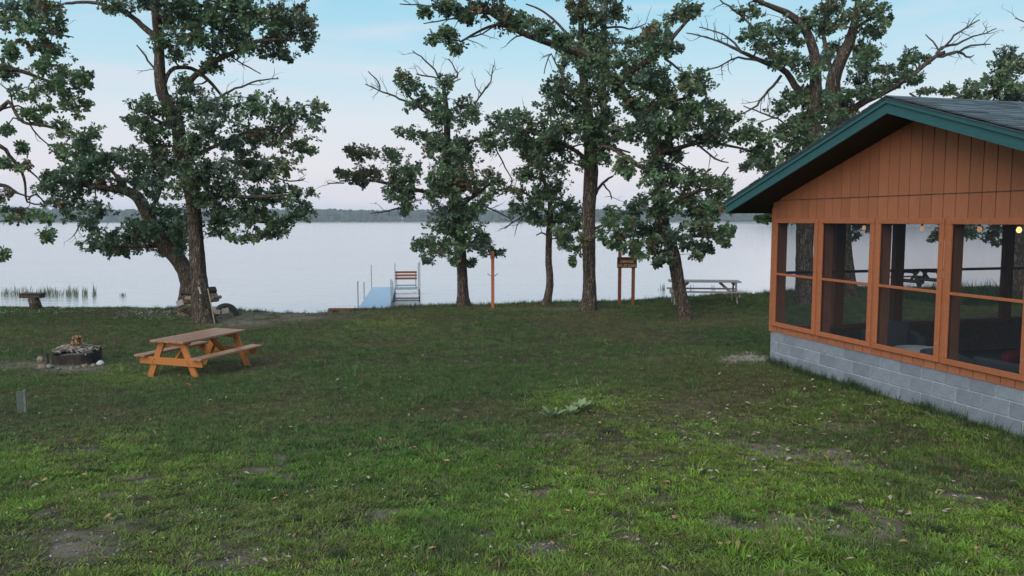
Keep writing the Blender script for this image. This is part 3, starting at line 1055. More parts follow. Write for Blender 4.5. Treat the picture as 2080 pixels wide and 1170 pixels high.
for (k, s, r, z, lab) in ((1.3, 3.7, 0.3, FL + 0.62, 'dark red cushion propped at the near end of the sofa'), (1.65, 4.45, -0.2, FL + 0.64, 'dark red cushion propped at the far end of the sofa')):
    c_ = MB().bbox(-0.26, 0.26, -0.08, 0.08, -0.22, 0.22, 0.07).build('cushion', M['red_cloth'], None, True, bw(k + 0.15, s, z - 0.12), (0.3, 0, BANG + r))
    tag(c_, lab, 'cushion', 'red cushions on the sofa')
tt = empty('round_table', bw(1.05, 2.45, FL), 0, 'low round table with pale top inside the pavilion', 'table')
MB().tube([(0, 0, 0.5), (0, 0, 0.53)], 0.38, 28).build('table_top', M['white_top'], tt)
MB().tube([(0, 0, 0), (0, 0, 0.5)], 0.05, 10).build('leg', M['dark_metal'], tt)
hb = MB().bbox(-0.3, 0.3, -0.16, 0.16, -0.32, 0.32, 0.02).build('hanging_cabinet', M['dark_wood'], None, False, bw(1.4, 5.0, 4.02), (0, 0, BANG))
tag(hb, 'dark cabinet hanging at the top of the nearest screen panel', 'cabinet')
# string of lights along the top of the screened wall
sl = empty('string_lights', bw(0.3, 0.0, 4.1), BANG, 'string of clear bulbs hung along the inside of the screens', 'string lights')
wire = []
bulbs = [1.0, 2.15, 3.3, 4.2, 4.85, 5.9]
for i in range(60):
    s = i / 59 * 6.6 + 0.15
    wire.append(Vector((0.0, -s, 0.02 - 0.012 * abs(math.sin(s * 2.7)))))
MB().tube(wire, 0.004, 4).build('cable', M['dark_metal'], sl)
def bulb_mats():
    m, nt, b = nodes_of('clear_bulb')
    b.inputs['Base Color'].default_value = (0.75, 0.62, 0.5, 1)
    b.inputs['Roughness'].default_value = 0.1
    b.inputs['Emission Color'].default_value = (1.0, 0.55, 0.28, 1)
    b.inputs['Emission Strength'].default_value = 0.35
    m2, nt2, b2 = nodes_of('lit_bulb')
    b2.inputs['Base Color'].default_value = (0.9, 0.6, 0.3, 1)
    b2.inputs['Emission Color'].default_value = (1.0, 0.62, 0.22, 1)
    b2.inputs['Emission Strength'].default_value = 1.6
    return m, m2
M['bulb'], M['lit'] = bulb_mats()
for i, px in enumerate((1755, 1873, 1990, 2070)):
    # find s on the string where the pixel column falls
    best = min((abs(float(pix(*bw(0.3, s, 4.0))[0]) - px), s) for s in np.arange(0.2, 6.6, 0.01))[1]
    MB().tube([(0, -best, 0.01), (0, -best, -0.085)], 0.014, 8).build('socket', M['dark_metal'], sl)
    prof = [(0.0, -0.160), (0.020, -0.154), (0.032, -0.130), (0.028, -0.105), (0.013, -0.082)]
    MB().tube([(0, -best, z) for r_, z in prof], [max(r_, 0.003) for r_, z in prof], 10).build('bulb', M['lit'] if i == 3 else M['bulb'], sl, True)

# ------------------------------------------------------------------ picnic tables
def picnic(loc, rz, length, width, wood_m, top_m, label, group=None, tilt=0.0, over=0.16):
    r = empty('picnic_table', loc, rz, label, 'picnic table', group)
    if tilt: r.rotation_euler = (tilt, 0, rz)
    H, SH, th = 0.76, 0.45, 0.04
    nb = 5
    bw_ = (width - (nb - 1) * 0.012) / nb
    for i in range(nb):
        x = -width / 2 + i * (bw_ + 0.012)
        e = random.uniform(-0.006, 0.006)
        MB().bbox(-length / 2 + e, length / 2 + e, x, x + bw_, H - th, H, 0.004).build('table_plank', top_m, r)
    for sd_ in (-1, 1):
        for j in range(2):
            y0 = sd_ * (0.62 + j * 0.135) - 0.062
            MB().bbox(-length / 2 + random.uniform(-0.01, 0.01), length / 2, y0, y0 + 0.124, SH - th, SH, 0.004).build('seat_plank', top_m, r)
    xe = length / 2 - over
    for sx in (-1, 1):
        x = sx * xe
        for sy in (-1, 1):
            MB().bar((x, sy * 0.58, -0.03), (x, sy * 0.24, H - th - 0.005), 0.042, 0.13, up=(0, 1, 0.3)).build('leg', wood_m, r)
        xo = x - sx * 0.045
        xs_ = x + sx * 0.044
        MB().bbox(xs_ - 0.02, xs_ + 0.02, -0.76, 0.76, SH - th - 0.145, SH - th - 0.002, 0.003).build('seat_support', wood_m, r)
        MB().bbox(xo - 0.02, xo + 0.02, -width / 2 + 0.05, width / 2 - 0.05, H - th - 0.10, H - th - 0.002, 0.003).build('top_support', wood_m, r)
        bo = MB()
        for sy in (-1, 1):
            for (yy, zz) in ((sy * 0.40, SH - th - 0.05), (sy * 0.44, SH - th - 0.10), (sy * 0.27, H - th - 0.04)):
                xb = (xs_ + sx * 0.02) if zz < 0.6 else (xo - sx * 0.02)
                bo.tube([(xb, yy, zz), (xb + (sx if zz < 0.6 else -sx) * 0.008, yy, zz)], 0.011, 6)
        bo.build('bolts', M['dark_metal'], r)
        MB().bar((x - sx * 0.07, 0.0, SH - th - 0.09), (x - sx * 0.50, 0.0, H - th - 0.02), 0.042, 0.09, up=(1, 0, 0.5)).build('brace', wood_m, r)
    return r
ctr = Vector((-6.4, 15.8, 0))
pic_a = math.atan2(0.944, 0.33)
pic = picnic((ctr.x, ctr.y, gz(ctr.x, ctr.y) + 0.0), pic_a, 1.85, 0.80, M['table_orange'], M['table_top'],
       'bright orange stained picnic table standing alone on the lawn by the fire pit')
# bracing brace meets the middle of the seat support
gp_ = G(1429, 26.2)
picnic((gp_.x, gp_.y, gp_.z + 0.02), -0.12, 2.35, 0.78, M['grey_wood'], M['grey_wood'],
       'weathered grey picnic table at the lake edge behind the leaning oak')
gp_ = G(1868, 30.0)
picnic((gp_.x, gp_.y, gp_.z + 0.02), 0.35, 1.5, 0.75, M['dark_wood'], M['dark_wood'],
       'dark picnic table on the bank seen through the third screen panel')

# ------------------------------------------------------------------ dock
dk = P(727, 625, 33.0)
DZ = 0.36
def dock():
    nl, nr = PZ(729, 626, DZ), PZ(789, 626, DZ)
    fl, fr_ = PZ(758, 583, DZ), PZ(801, 583, DZ)
    c0 = (nl + nr) / 2
    c1 = (fl + fr_) / 2
    ax = (c1 - c0).normalized()
    wd = 1.22
    Ld = (c1 - c0).length
    rz = math.atan2(ax.y, ax.x)
    r = empty('dock', (c0.x, c0.y, 0), rz, 'blue grey roll-in dock reaching into the lake', 'dock')
    n = 4
    for i in range(n):
        a, b_ = i * Ld / n - 0.8 * (i == 0), (i + 1) * Ld / n
        if i == n - 1: b_ = Ld
        MB().bbox(a + 0.012, b_ - 0.012, -wd / 2, wd / 2, DZ - 0.05, DZ, 0.005).build('deck_panel', M['deck'], r)
    # side wing at the far end carrying the bench
    MB().bbox(Ld - 1.25, Ld, -wd / 2 - 1.28, -wd / 2 - 0.01, DZ - 0.05, DZ, 0.005).build('deck_panel', M['deck'], r)
    for sy in (-1, 1):
        y = sy * (wd / 2 + 0.02)
        MB().bar((-0.6, y, DZ - 0.06), (Ld, y, DZ - 0.06), 0.03, 0.12).build('side_rail', M['deck_side'], r)
        tr = MB()
        tr.bar((0, y, DZ - 0.32), (Ld, y, DZ - 0.32), 0.02, 0.02)
        q = 0.0
        up = True
        while q < Ld - 0.4:
            tr.bar((q, y, DZ - (0.32 if up else 0.1)), (q + 0.4, y, DZ - (0.1 if up else 0.32)), 0.015, 0.015)
            q += 0.4; up = not up
        tr.build('truss', M['galv'], r)
    def pole(x, y, top):
        MB().tube([(x, y, -1.6), (x, y, top)], 0.024, 8).build('pole', M['galv'], r)
    # poles located from the photograph, by their foot on the deck edge
    yl, yr = wd / 2 + 0.06, -wd / 2 - 0.06
    pole(0.3, yl, 1.50); pole(Ld * 0.40, yl, 1.14); pole(Ld - 0.1, yl, 1.62)
    pole(Ld * 0.22, yr, 1.42); pole(Ld * 0.45, yr, 1.16)
    return r, ax, Ld, wd, rz, c0
dock_o, dax, dL, dW, drz, dc0 = dock()
dperp = Vector((dax.y, -dax.x, 0))
# bench on the dock wing, seen from behind
def dock_bench():
    o = dc0 + dax * (dL - 1.15) + dperp * (dW / 2 + 0.66)
    r = empty('dock_bench', (o.x, o.y, DZ), drz, 'metal framed dock bench with three red brown back slats', 'bench')
    for i in range(3):
        z = 0.40 + i * 0.17
        MB().bar((-0.02 - z * 0.06, -0.58, z + 0.16), (-0.02 - z * 0.06, 0.58, z + 0.16), 0.03, 0.115, up=(0, 0, 1)).build('back_slat', M['red_slat'], r)
    MB().bbox(0.05, 0.45, -0.56, 0.56, 0.14, 0.18, 0.005).build('seat', M['galv'], r)
    for y in (-0.52, 0.52):
        MB().tube([(0.06, y, 0.0), (0.0, y, 0.3), (-0.05, y, 0.92)], 0.022, 6).build('frame', M['galv'], r)
        MB().tube([(0.42, y, 0.0), (0.42, y, 0.14)], 0.022, 6).build('leg', M['galv'], r)
dock_bench()
def dock_frame():
    o = dc0 + dax * (dL - 1.32) + dperp * (dW / 2 + 0.66)
    r = empty('dock_lift_frame', (o.x, o.y, 0), drz, 'tall galvanised pole frame under the dock bench', 'frame')
    for y, top in ((0.60, 1.75), (-0.66, 1.78), (-0.74, 1.86)):
        MB().tube([(0, y, -1.5), (0, y, top)], 0.024, 8).build('pole', M['galv'], r)
    t = MB()
    for z in (DZ - 0.02, DZ - 0.24):
        t.bar((0, -0.7, z), (0, 0.6, z), 0.02, 0.025)
    for i in range(5):
        a = -0.7 + i * 0.26
        z0, z1 = (DZ - 0.24, DZ - 0.02) if i % 2 else (DZ - 0.02, DZ - 0.24)
        t.bar((0, a, z0), (0, a + 0.26, z1), 0.015, 0.015)
    t.build('truss', M['galv'], r)
    t = MB()
    o2 = -3.0
    for x in (-3.4, -3.0):
        t.bar((x, -0.7, 0.05), (x, 0.6, 0.05), 0.03, 0.03)
        t.bar((x, -0.7, 0.16), (x, 0.6, 0.16), 0.03, 0.03)
    for y in (-0.7, 0.6):
        t.bar((-3.4, y, 0.10), (0, y, 0.10), 0.03, 0.03)
        t.tube([(-3.4, y, -0.8), (-3.4, y, 0.3)], 0.03, 6)
        t.tube([(-3.4, y, 0.16), (0, y, DZ - 0.05)], 0.018, 6)
    t.build('cross_rails', M['dark_metal'], r)
dock_frame()

# landscape timber and two little post tops at the crest by the dock
a_, b_ = Gpx(667, 633), Gpx(744, 633)
tb = MB().bar((a_.x, a_.y, a_.z + 0.06), (b_.x, a_.y + 0.1, a_.z + 0.05), 0.16, 0.13, bev=0.01).build('landscape_timber', M['red_slat'])
tag(tb, 'long red brown timber lying on the bank left of the dock', 'timber')

# ------------------------------------------------------------------ posts and sign
def hook_post():
    p = G(1001, 27.0)
    top = P(1001, 511, 27.0).z
    r = empty('hook_post', p, 0, 'slim orange post with two metal side hooks beside the bushy oak', 'post')
    h = top - p.z
    MB().bbox(-0.055, 0.055, -0.05, 0.05, -0.15, h, 0.006).build('post', M['post_orange'], r)
    MB().bbox(-0.085, -0.055, -0.04, 0.04, h - 0.25, h - 0.03, 0.004).build('cleat', M['post_orange'], r)
    hz_ = P(1001, 561, 27.0).z - p.z
    for sx in (-1, 1):
        MB().tube([(sx * 0.05, -0.03, hz_), (sx * 0.16, -0.03, hz_ + 0.07), (sx * 0.17, -0.03, hz_ + 0.11)], 0.011, 6).build('hook', M['dark_metal'], r)
    for z in (hz_ - 0.12, h - 0.2):
        MB().tube([(0, -0.06, z), (0, -0.045, z)], 0.018, 8).build('bolt', M['dark_metal'], r)
hook_post()
def swim_sign():
    D = 26.8
    pl_, pr_ = G(1258, D), G(1285.5, D)
    r = empty('swim_sign', ((pl_.x + pr_.x) / 2, D, pl_.z), 0, 'brown two post warning board reading OWN RISK NO LIFE GUARD under the oak leaves', 'sign')
    hw = (pr_.x - pl_.x) / 2
    top = P(1270, 488, D).z - pl_.z
    for sx in (-1, 1):
        MB().bbox(sx * hw - 0.055, sx * hw + 0.055, -0.045, 0.045, -0.2, top, 0.005).build('post', M['post_brown'], r)
    z0, z1 = P(1270, 544, D).z - pl_.z, P(1270, 522, D).z - pl_.z
    x0, x1 = P(1253, 540, D).x - r.location.x, P(1293, 540, D).x - r.location.x
    bd = MB().bbox(x0, x1, -0.085, -0.047, z0, z1, 0.012).build('board', M['sign_brown'], r)
    for txt, zz, sz, wdt in (('OWN RISK', z0 + 0.175, 0.105, 0.46), ('NO LIFE GUARD', z0 + 0.035, 0.105, 0.61)):
        cu = bpy.data.curves.new('lettering', 'FONT')
        cu.body = txt
        cu.size = sz * 1.3
        cu.align_x = 'CENTER'
        cu.extrude = 0.003
        cu.offset = 0.002
        cu.materials.append(M['sign_text'])
        o = bpy.data.objects.new('lettering', cu)
        C.objects.link(o)
        o.parent = bd
        o.rotation_euler = (PI / 2, 0, 0)
        o.location = ((x0 + x1) / 2, -0.089, zz)
        bpy.context.view_layer.update()
        dx = max(o.dimensions.x, 0.01)
        me = bpy.data.meshes.new_from_object(o)
        bpy.data.objects.remove(o)
        o = link('lettering', me, None, bd, ((x0 + x1) / 2, -0.089, zz), (PI / 2, 0, 0))
        o.scale = (wdt / dx, 1, 1)
swim_sign()
gp_ = Gpx(43, 838)
st = empty('marker_stake', gp_, 0.4, 'short grey green stake standing in the grass at the left edge', 'stake')
MB().bbox(-0.05, 0.05, -0.012, 0.012, -0.1, 0.33, 0.003).build('board', M['green_post'], st)
MB().bbox(0.045, 0.075, -0.03, 0.03, -0.1, 0.35, 0.003).build('edge_strip', M['stone'], st)

# ------------------------------------------------------------------ stone lumps, fire pit
def lump(name, c, r, m, seed, flat=0.7):
    import bmesh
    bm = bmesh.new()
    bmesh.ops.create_icosphere(bm, subdivisions=3, radius=1)
    rg = random.Random(seed)
    ph = [rg.uniform(0, 6) for _ in range(6)]
    for v in bm.verts:
        d = v.co
        k = 1 + 0.16 * math.sin(2.3 * d.x + ph[0]) + 0.13 * math.sin(3.1 * d.y + ph[1]) + 0.10 * math.sin(4.3 * d.z + ph[2]) + rg.uniform(-0.02, 0.02)
        v.co = Vector((d.x * k * r, d.y * k * r * 0.85, d.z * k * r * flat))
    me = bpy.data.meshes.new(name)
    bm.to_mesh(me); bm.free()
    me.polygons.foreach_set('use_smooth', [True] * len(me.polygons))
    return link(name, me, m, None, c, (0, 0, rg.uniform(0, 6)))
def fire_pit():
    c = Gpx(136, 742) + Vector((0, 0.42, 0))
    c.z = gz(c.x, c.y)
    r = empty('fire_pit', c, 0.10, 'low dark rusted steel fire pit on bare soil', 'fire pit')
    ring = []
    n = 36
    for i in range(n):
        a = 2 * PI * i / n
        e = 0.55
        x = math.copysign(abs(math.cos(a)) ** e, math.cos(a)) * 0.44
        y = math.copysign(abs(math.sin(a)) ** e, math.sin(a)) * 0.42
        ring.append((x, y))
    t = MB()
    V, Fc = [], []
    for i, (x, y) in enumerate(ring):
        top = 0.235 + 0.06 * (x > 0.15) * (y > 0) + 0.02 * x / 0.44 + random.uniform(-0.012, 0.012)
        x, y = x * random.uniform(0.98, 1.02), y * random.uniform(0.97, 1.03)
        V += [(x, y, -0.05), (x, y, top), (x * 0.96, y * 0.96, top), (x * 0.96, y * 0.96, -0.05)]
    for i in range(n):
        j = (i + 1) % n
        for q in range(3):
            Fc.append((i * 4 + q, j * 4 + q, j * 4 + q + 1, i * 4 + q + 1)[::-1])
    t.add(V, Fc)
    t.build('steel_wall', M['rust'], r)
    MB().tube([(-0.43, -0.4, 0.0), (-0.44, -0.41, 0.29)], 0.02, 6).build('corner_rod', M['dark_metal'], r)
    MB().tube([(x * 0.93, y * 0.93, 0.10) for x, y in ring[:1]] + [(0, 0, 0.1)], 0.01, 4)
    ash = MB().add([(x * 0.95, y * 0.95, 0.16) for x, y in ring], [tuple(range(n))])
    ash.build('ash_bed', M['stone'], r)
    # driftwood and sticks heaped inside
    t = MB()
    rg = random.Random(4)
    for i in range(120):
        x, y = rg.uniform(-0.40, 0.34), rg.uniform(-0.36, 0.34)
        z = 0.26 + 0.09 * math.exp(-((x + 0.1) / 0.35) ** 2) + rg.uniform(-0.04, 0.05)
        a, l = rg.uniform(0, 6.28), rg.uniform(0.06, 0.22)
        d = Vector((math.cos(a) * l, math.sin(a) * l, rg.uniform(-0.06, 0.08)))
        p = Vector((x, y, z))
        t.tube([p - d / 2, p + Vector((rg.uniform(-.02, .02), rg.uniform(-.02, .02), .01)), p + d / 2], [rg.uniform(0.008, 0.02), 0.014, 0.006], 5)
    o = t.build('kindling', M['driftwood'], None, False)
    o.location = c
    o.rotation_euler = (0, 0, 0.1)
    tag(o, 'heap of bleached sticks and driftwood filling the fire pit', 'kindling', None, 'stuff')
    # dry leafy top
    t = MB()
    for i in range(260):
        h = rg.uniform(0, 1)
        rr = 0.13 * (1 - h * 0.3) * rg.uniform(0.2, 1)
        a = rg.uniform(0, 6.28)
        p = Vector((-0.01 + 0.03 * h + rr * math.cos(a), rr * math.sin(a), 0.33 + 0.27 * h))
        u = Vector((rg.uniform(-1, 1), rg.uniform(-1, 1), rg.uniform(-1, 1))).normalized() * 0.035
        w_ = u.cross(Vector((rg.uniform(-1, 1), rg.uniform(-1, 1), rg.uniform(-1, 1)))).normalized() * 0.018
        t.add([p - u, p + w_, p + u, p - w_], [(0, 1, 2, 3)])
    t.tube([(0, 0, 0.2), (0.01, 0, 0.6)], 0.012, 5)
    o = t.build('dried_branch', M['dry'])
    o.location = c
    tag(o, 'upright clump of brown dried leaves sticking out of the fire pit', 'dried branch')
    stones = [(203, 741, 0.085, 'stone_white', 'round white stone beside the fire pit, farthest from its rusty corner'),
              (189, 745, 0.06, 'stone', 'grey stone touching the white stone at the fire pit'),
              (172, 746, 0.07, 'stone_tan', 'tan rounded stone in front of the fire pit, second from its right end'),
              (158, 748, 0.055, 'stone', 'small grey stone in front of the middle of the fire pit'),
              (146, 750, 0.05, 'stone_tan', 'flat tan stone in front of the middle of the fire pit'),
              (119, 751, 0.05, 'stone', 'small half buried stone below the fire pit front wall'),
              (102, 748, 0.085, 'stone', 'dark grey stone at the left front corner of the fire pit'),
              (86, 748, 0.075, 'stone_tan', 'tan stone left of the fire pit corner'),
              (82, 735, 0.075, 'stone_tan', 'upright pinkish stone leaning on the left side of the fire pit')]
    for i, (px, py, rr, m, lab) in enumerate(stones):
        p = Gpx(px, py)
        tag(lump('stone', p + Vector((0, 0, rr * 0.35)), rr, M[m], i + 3, 1.3 if i == 8 else 0.7), lab, 'stone', 'stones around the fire pit')
fire_pit()

# ------------------------------------------------------------------ slab bench, wood heap, tyre
def slab_bench():
    D = 28.6
    p = G(68, D)
    r = empty('slab_bench', p, 0.05, 'rough dark slab bench on a stump at the reedy water edge', 'bench')
    s_ = D / F
    top = P(68, 596, D).z - p.z
    MB().bar((-0.42, 0, top - 0.08), (0.36, 0, top - 0.09), 0.34, 0.15, bev=0.02).build('seat', M['dark_wood'], r)
    MB().bar((-0.38, -0.02, top + 0.01), (0.42, -0.02, top + 0.0), 0.40, 0.03).build('top_board', M['dark_wood'], r)
    n = 5
    MB().tube([(0.12, 0, -0.15), (0.06, 0, top * 0.4), (0.0, 0, top - 0.15)], [0.25, 0.19, 0.18], 10, 0.1).build('stump', M['bark'], r, True)
slab_bench()
def tyre():
    p = G(459, 26.6)
    r = empty('old_tyre', p, 0, 'half buried old tyre arching out of the grass beside the oak', 'tyre')
    t = MB()
    pts = [(math.cos(a) * 0.34, 0.0, math.sin(a) * 0.34) for a in np.linspace(-0.3, PI + 0.3, 26)]
    t.tube(pts, 0.095, 10, 0.03)
    t.build('tread', M['rubber'], r, True)
    r.location.z += 0.02
    r.rotation_euler = (0.15, 0, 0.25)
tyre()
def wood_heap():
    rg = random.Random(9)
    spots = [(377, 596, 'uppermost'), (384, 606, 'second'), (374, 615, ''), (386, 622, ''), (379, 632, ''), (389, 640, ''), (383, 648, ''), (371, 640, '')]
    words = ['short split log resting highest against the oak trunk fork', 'pale split log under the highest log at the oak fork', 'dark stubby log on the left flank of the log heap',
             'round grey log in the middle of the log heap', 'bleached log end low in the log heap', 'short pale log wedged against the trunk foot',
             'lowest pale log at the foot of the heap left of the trunk', 'dark broken log at the outer left of the heap']
    for (px, py, _), w_ in zip(spots, words):
        p = P(px, py, 26.2)
        a = rg.uniform(-0.5, 0.5)
        d = Vector((math.cos(a) * 0.14, math.sin(a) * 0.2 + 0.1, rg.uniform(-0.06, 0.06)))
        o = MB().tube([-d, d], rg.uniform(0.06, 0.085), 8, 0.12).build('firewood_log', M['log_end'] if rg.random() < 0.6 else M['dark_wood'], None, False, p)
        tag(o, w_, 'log', 'logs heaped round the oak trunk')
    for (px, py, w_, sz) in ((428, 590, 'round dark log highest on the right of the trunk', 0.12), (431, 600, 'grey block of wood under the round dark log', 0.085), (434, 608, 'flat grey block wedged below the grey block of wood', 0.09),
                             (440, 604, 'weathered block nearest the tyre', 0.06)):
        p = P(px, py, 26.0)
        o = MB().tube([Vector((-0.10, -0.12, 0)), Vector((0.10, 0.12, 0.0))], sz, 9, 0.1).build('firewood_log', M['dark_wood'] if sz > 0.1 else M['log_end'], None, False, p)
        tag(o, w_, 'log', 'logs heaped round the oak trunk')
    for (px, py, w, h, rot, lab) in ((366, 616, 0.22, 0.20, -0.35, 'tilted grey plank offcut left of the oak trunk'), (458, 632, 0.22, 0.20, -0.15, 'silvery tilted board right of the oak trunk near the tyre'),
                                     (443, 634, 0.15, 0.16, 0.05, 'small grey block next to the silvery board'), (434, 631, 0.14, 0.2, 0.1, 'dull grey block closest to the leaning stick')):
        p = P(px, py, 25.9)
        o = MB().bbox(-w / 2, w / 2, -0.05, 0.05, -h / 2, h / 2, 0.006).build('wood_block', M['grey_wood'], None, False, p, (-0.35, rot, 0.2))
        tag(o, lab, 'wood block', 'grey wood offcuts around the oak')
    a, b_ = P(436, 655, 24.45), P(422, 586, 24.55)
    a.z = gz(a.x, a.y)
    tag(MB().tube([a, (a + b_) / 2 + Vector((0.01, 0, 0)), b_], 0.017, 6).build('stick', M['driftwood']), 'long pale stick leaning against the right side of the oak trunk', 'stick')
    a, b_ = P(404, 583, 24.45), P(408, 597, 24.42)
    tag(MB().bar(a, b_, 0.05, 0.02).build('trunk_tag', M['flower']), 'small white strip fixed to the front of the oak trunk', 'marker')
wood_heap()

# ------------------------------------------------------------------ oak trees
UP = Vector((0, 0, 1))
# leaf template: lobed, folded along the midrib. axis +Y, normal +Z
_out = [(0.03, 0.05), (0.20, 0.30), (0.09, 0.43), (0.33, 0.62), (0.20, 0.84), (0.0, 1.0)]
LT_R = [(x, y, 0.10 * x) for x, y in _out]
leafV = np.array([(0, 0, 0)] + LT_R + [(-x, y, z) for x, y, z in LT_R[:-1]], float)
leafV[:, 0] *= 0.95
leafV[:, 2] -= 0.14 * leafV[:, 1] ** 2
leafF = [np.array([[0, 1, 2, 3, 4, 5, 6]]), np.array([[0, 6, 11, 10, 9, 8, 7]])]

def leaf_mesh(name, pos, axis_, nrm, size, col, parent, m):
    """pos, axis_, nrm (n,3) arrays"""
    ax = axis_ / (np.linalg.norm(axis_, axis=1, keepdims=True) + 1e-9)
    nr = nrm - ax * np.sum(nrm * ax, 1, keepdims=True)
    nr /= (np.linalg.norm(nr, axis=1, keepdims=True) + 1e-9)
    sd_ = np.cross(ax, nr)
    T = leafV[None] * size[:, None, None]
    V = pos[:, None, :] + T[..., 0:1] * sd_[:, None] + T[..., 1:2] * ax[:, None] + T[..., 2:3] * nr[:, None]
    n = len(pos)
    off = (np.arange(n) * len(leafV))[:, None]
    faces = [leafF[0] + off, leafF[1] + off]
    cols = np.repeat(col, len(leafV), axis=0)
    return np_mesh(name, V.reshape(-1, 3), 0, m, parent, {'col': cols}, False, faces)

def smooth_path(pts, rad, step=0.25, wig=0.0, rg=random):
    """Catmull-Rom resample"""
    P_, R_ = [], []
    n = len(pts)
    for i in range(n - 1):
        p0, p1, p2, p3 = pts[max(i - 1, 0)], pts[i], pts[i + 1], pts[min(i + 2, n - 1)]
        m = max(2, int((p2 - p1).length / step))
        for j in range(m):
            t = j / m
            q = 0.5 * ((2 * p1) + (p2 - p0) * t + (2 * p0 - 5 * p1 + 4 * p2 - p3) * t * t + (3 * p1 - p0 - 3 * p2 + p3) * t ** 3)
            r_ = rad[i] * (1 - t) + rad[i + 1] * t
            if wig:
                q = q + Vector((rg.uniform(-1, 1), rg.uniform(-1, 1), rg.uniform(-1, 1))) * wig * r_
            P_.append(q); R_.append(r_)
    P_.append(pts[-1]); R_.append(rad[-1])
    return P_, R_

def twiggy(mb, pts, rad, rg, depth=2, dens=1.0, droop=0.0):
    L_ = sum((pts[i + 1] - pts[i]).length for i in range(len(pts) - 1))
    n = int(L_ * 4.2 * dens)
    for _ in range(n):
        i = rg.randint(max(0, int(len(pts) * 0.15)), len(pts) - 2)
        t = rg.random()
        p = pts[i].lerp(pts[i + 1], t)
        d = (pts[i + 1] - pts[i]).normalized()
        s_ = Vector((rg.uniform(-1, 1), rg.uniform(-1, 1), rg.uniform(-1, 1)))
        s_ = (s_ - d * s_.dot(d)).normalized()
        dd = (d * rg.uniform(0.3, 1.0) + s_ * rg.uniform(0.6, 1.0) + Vector((0, 0, 0.15 - droop))).normalized()
        l = rg.uniform(0.25, 0.7) * (0.6 if depth < 2 else 1.0)
        q = [p]
        for k in range(4):
            dd = (dd + Vector((rg.uniform(-1, 1), rg.uniform(-1, 1), rg.uniform(-1, 1))) * 0.33).normalized()
            q.append(q[-1] + dd * l / 4)
        r0 = min(rad[i] * 0.55, 0.014)
        mb.tube(q, [r0, r0 * 0.85, r0 * 0.7, r0 * 0.5, 0.0025], 4)
        if depth > 1:
            twiggy(mb, q, [r0] * 5, rg, depth - 1, dens, droop)

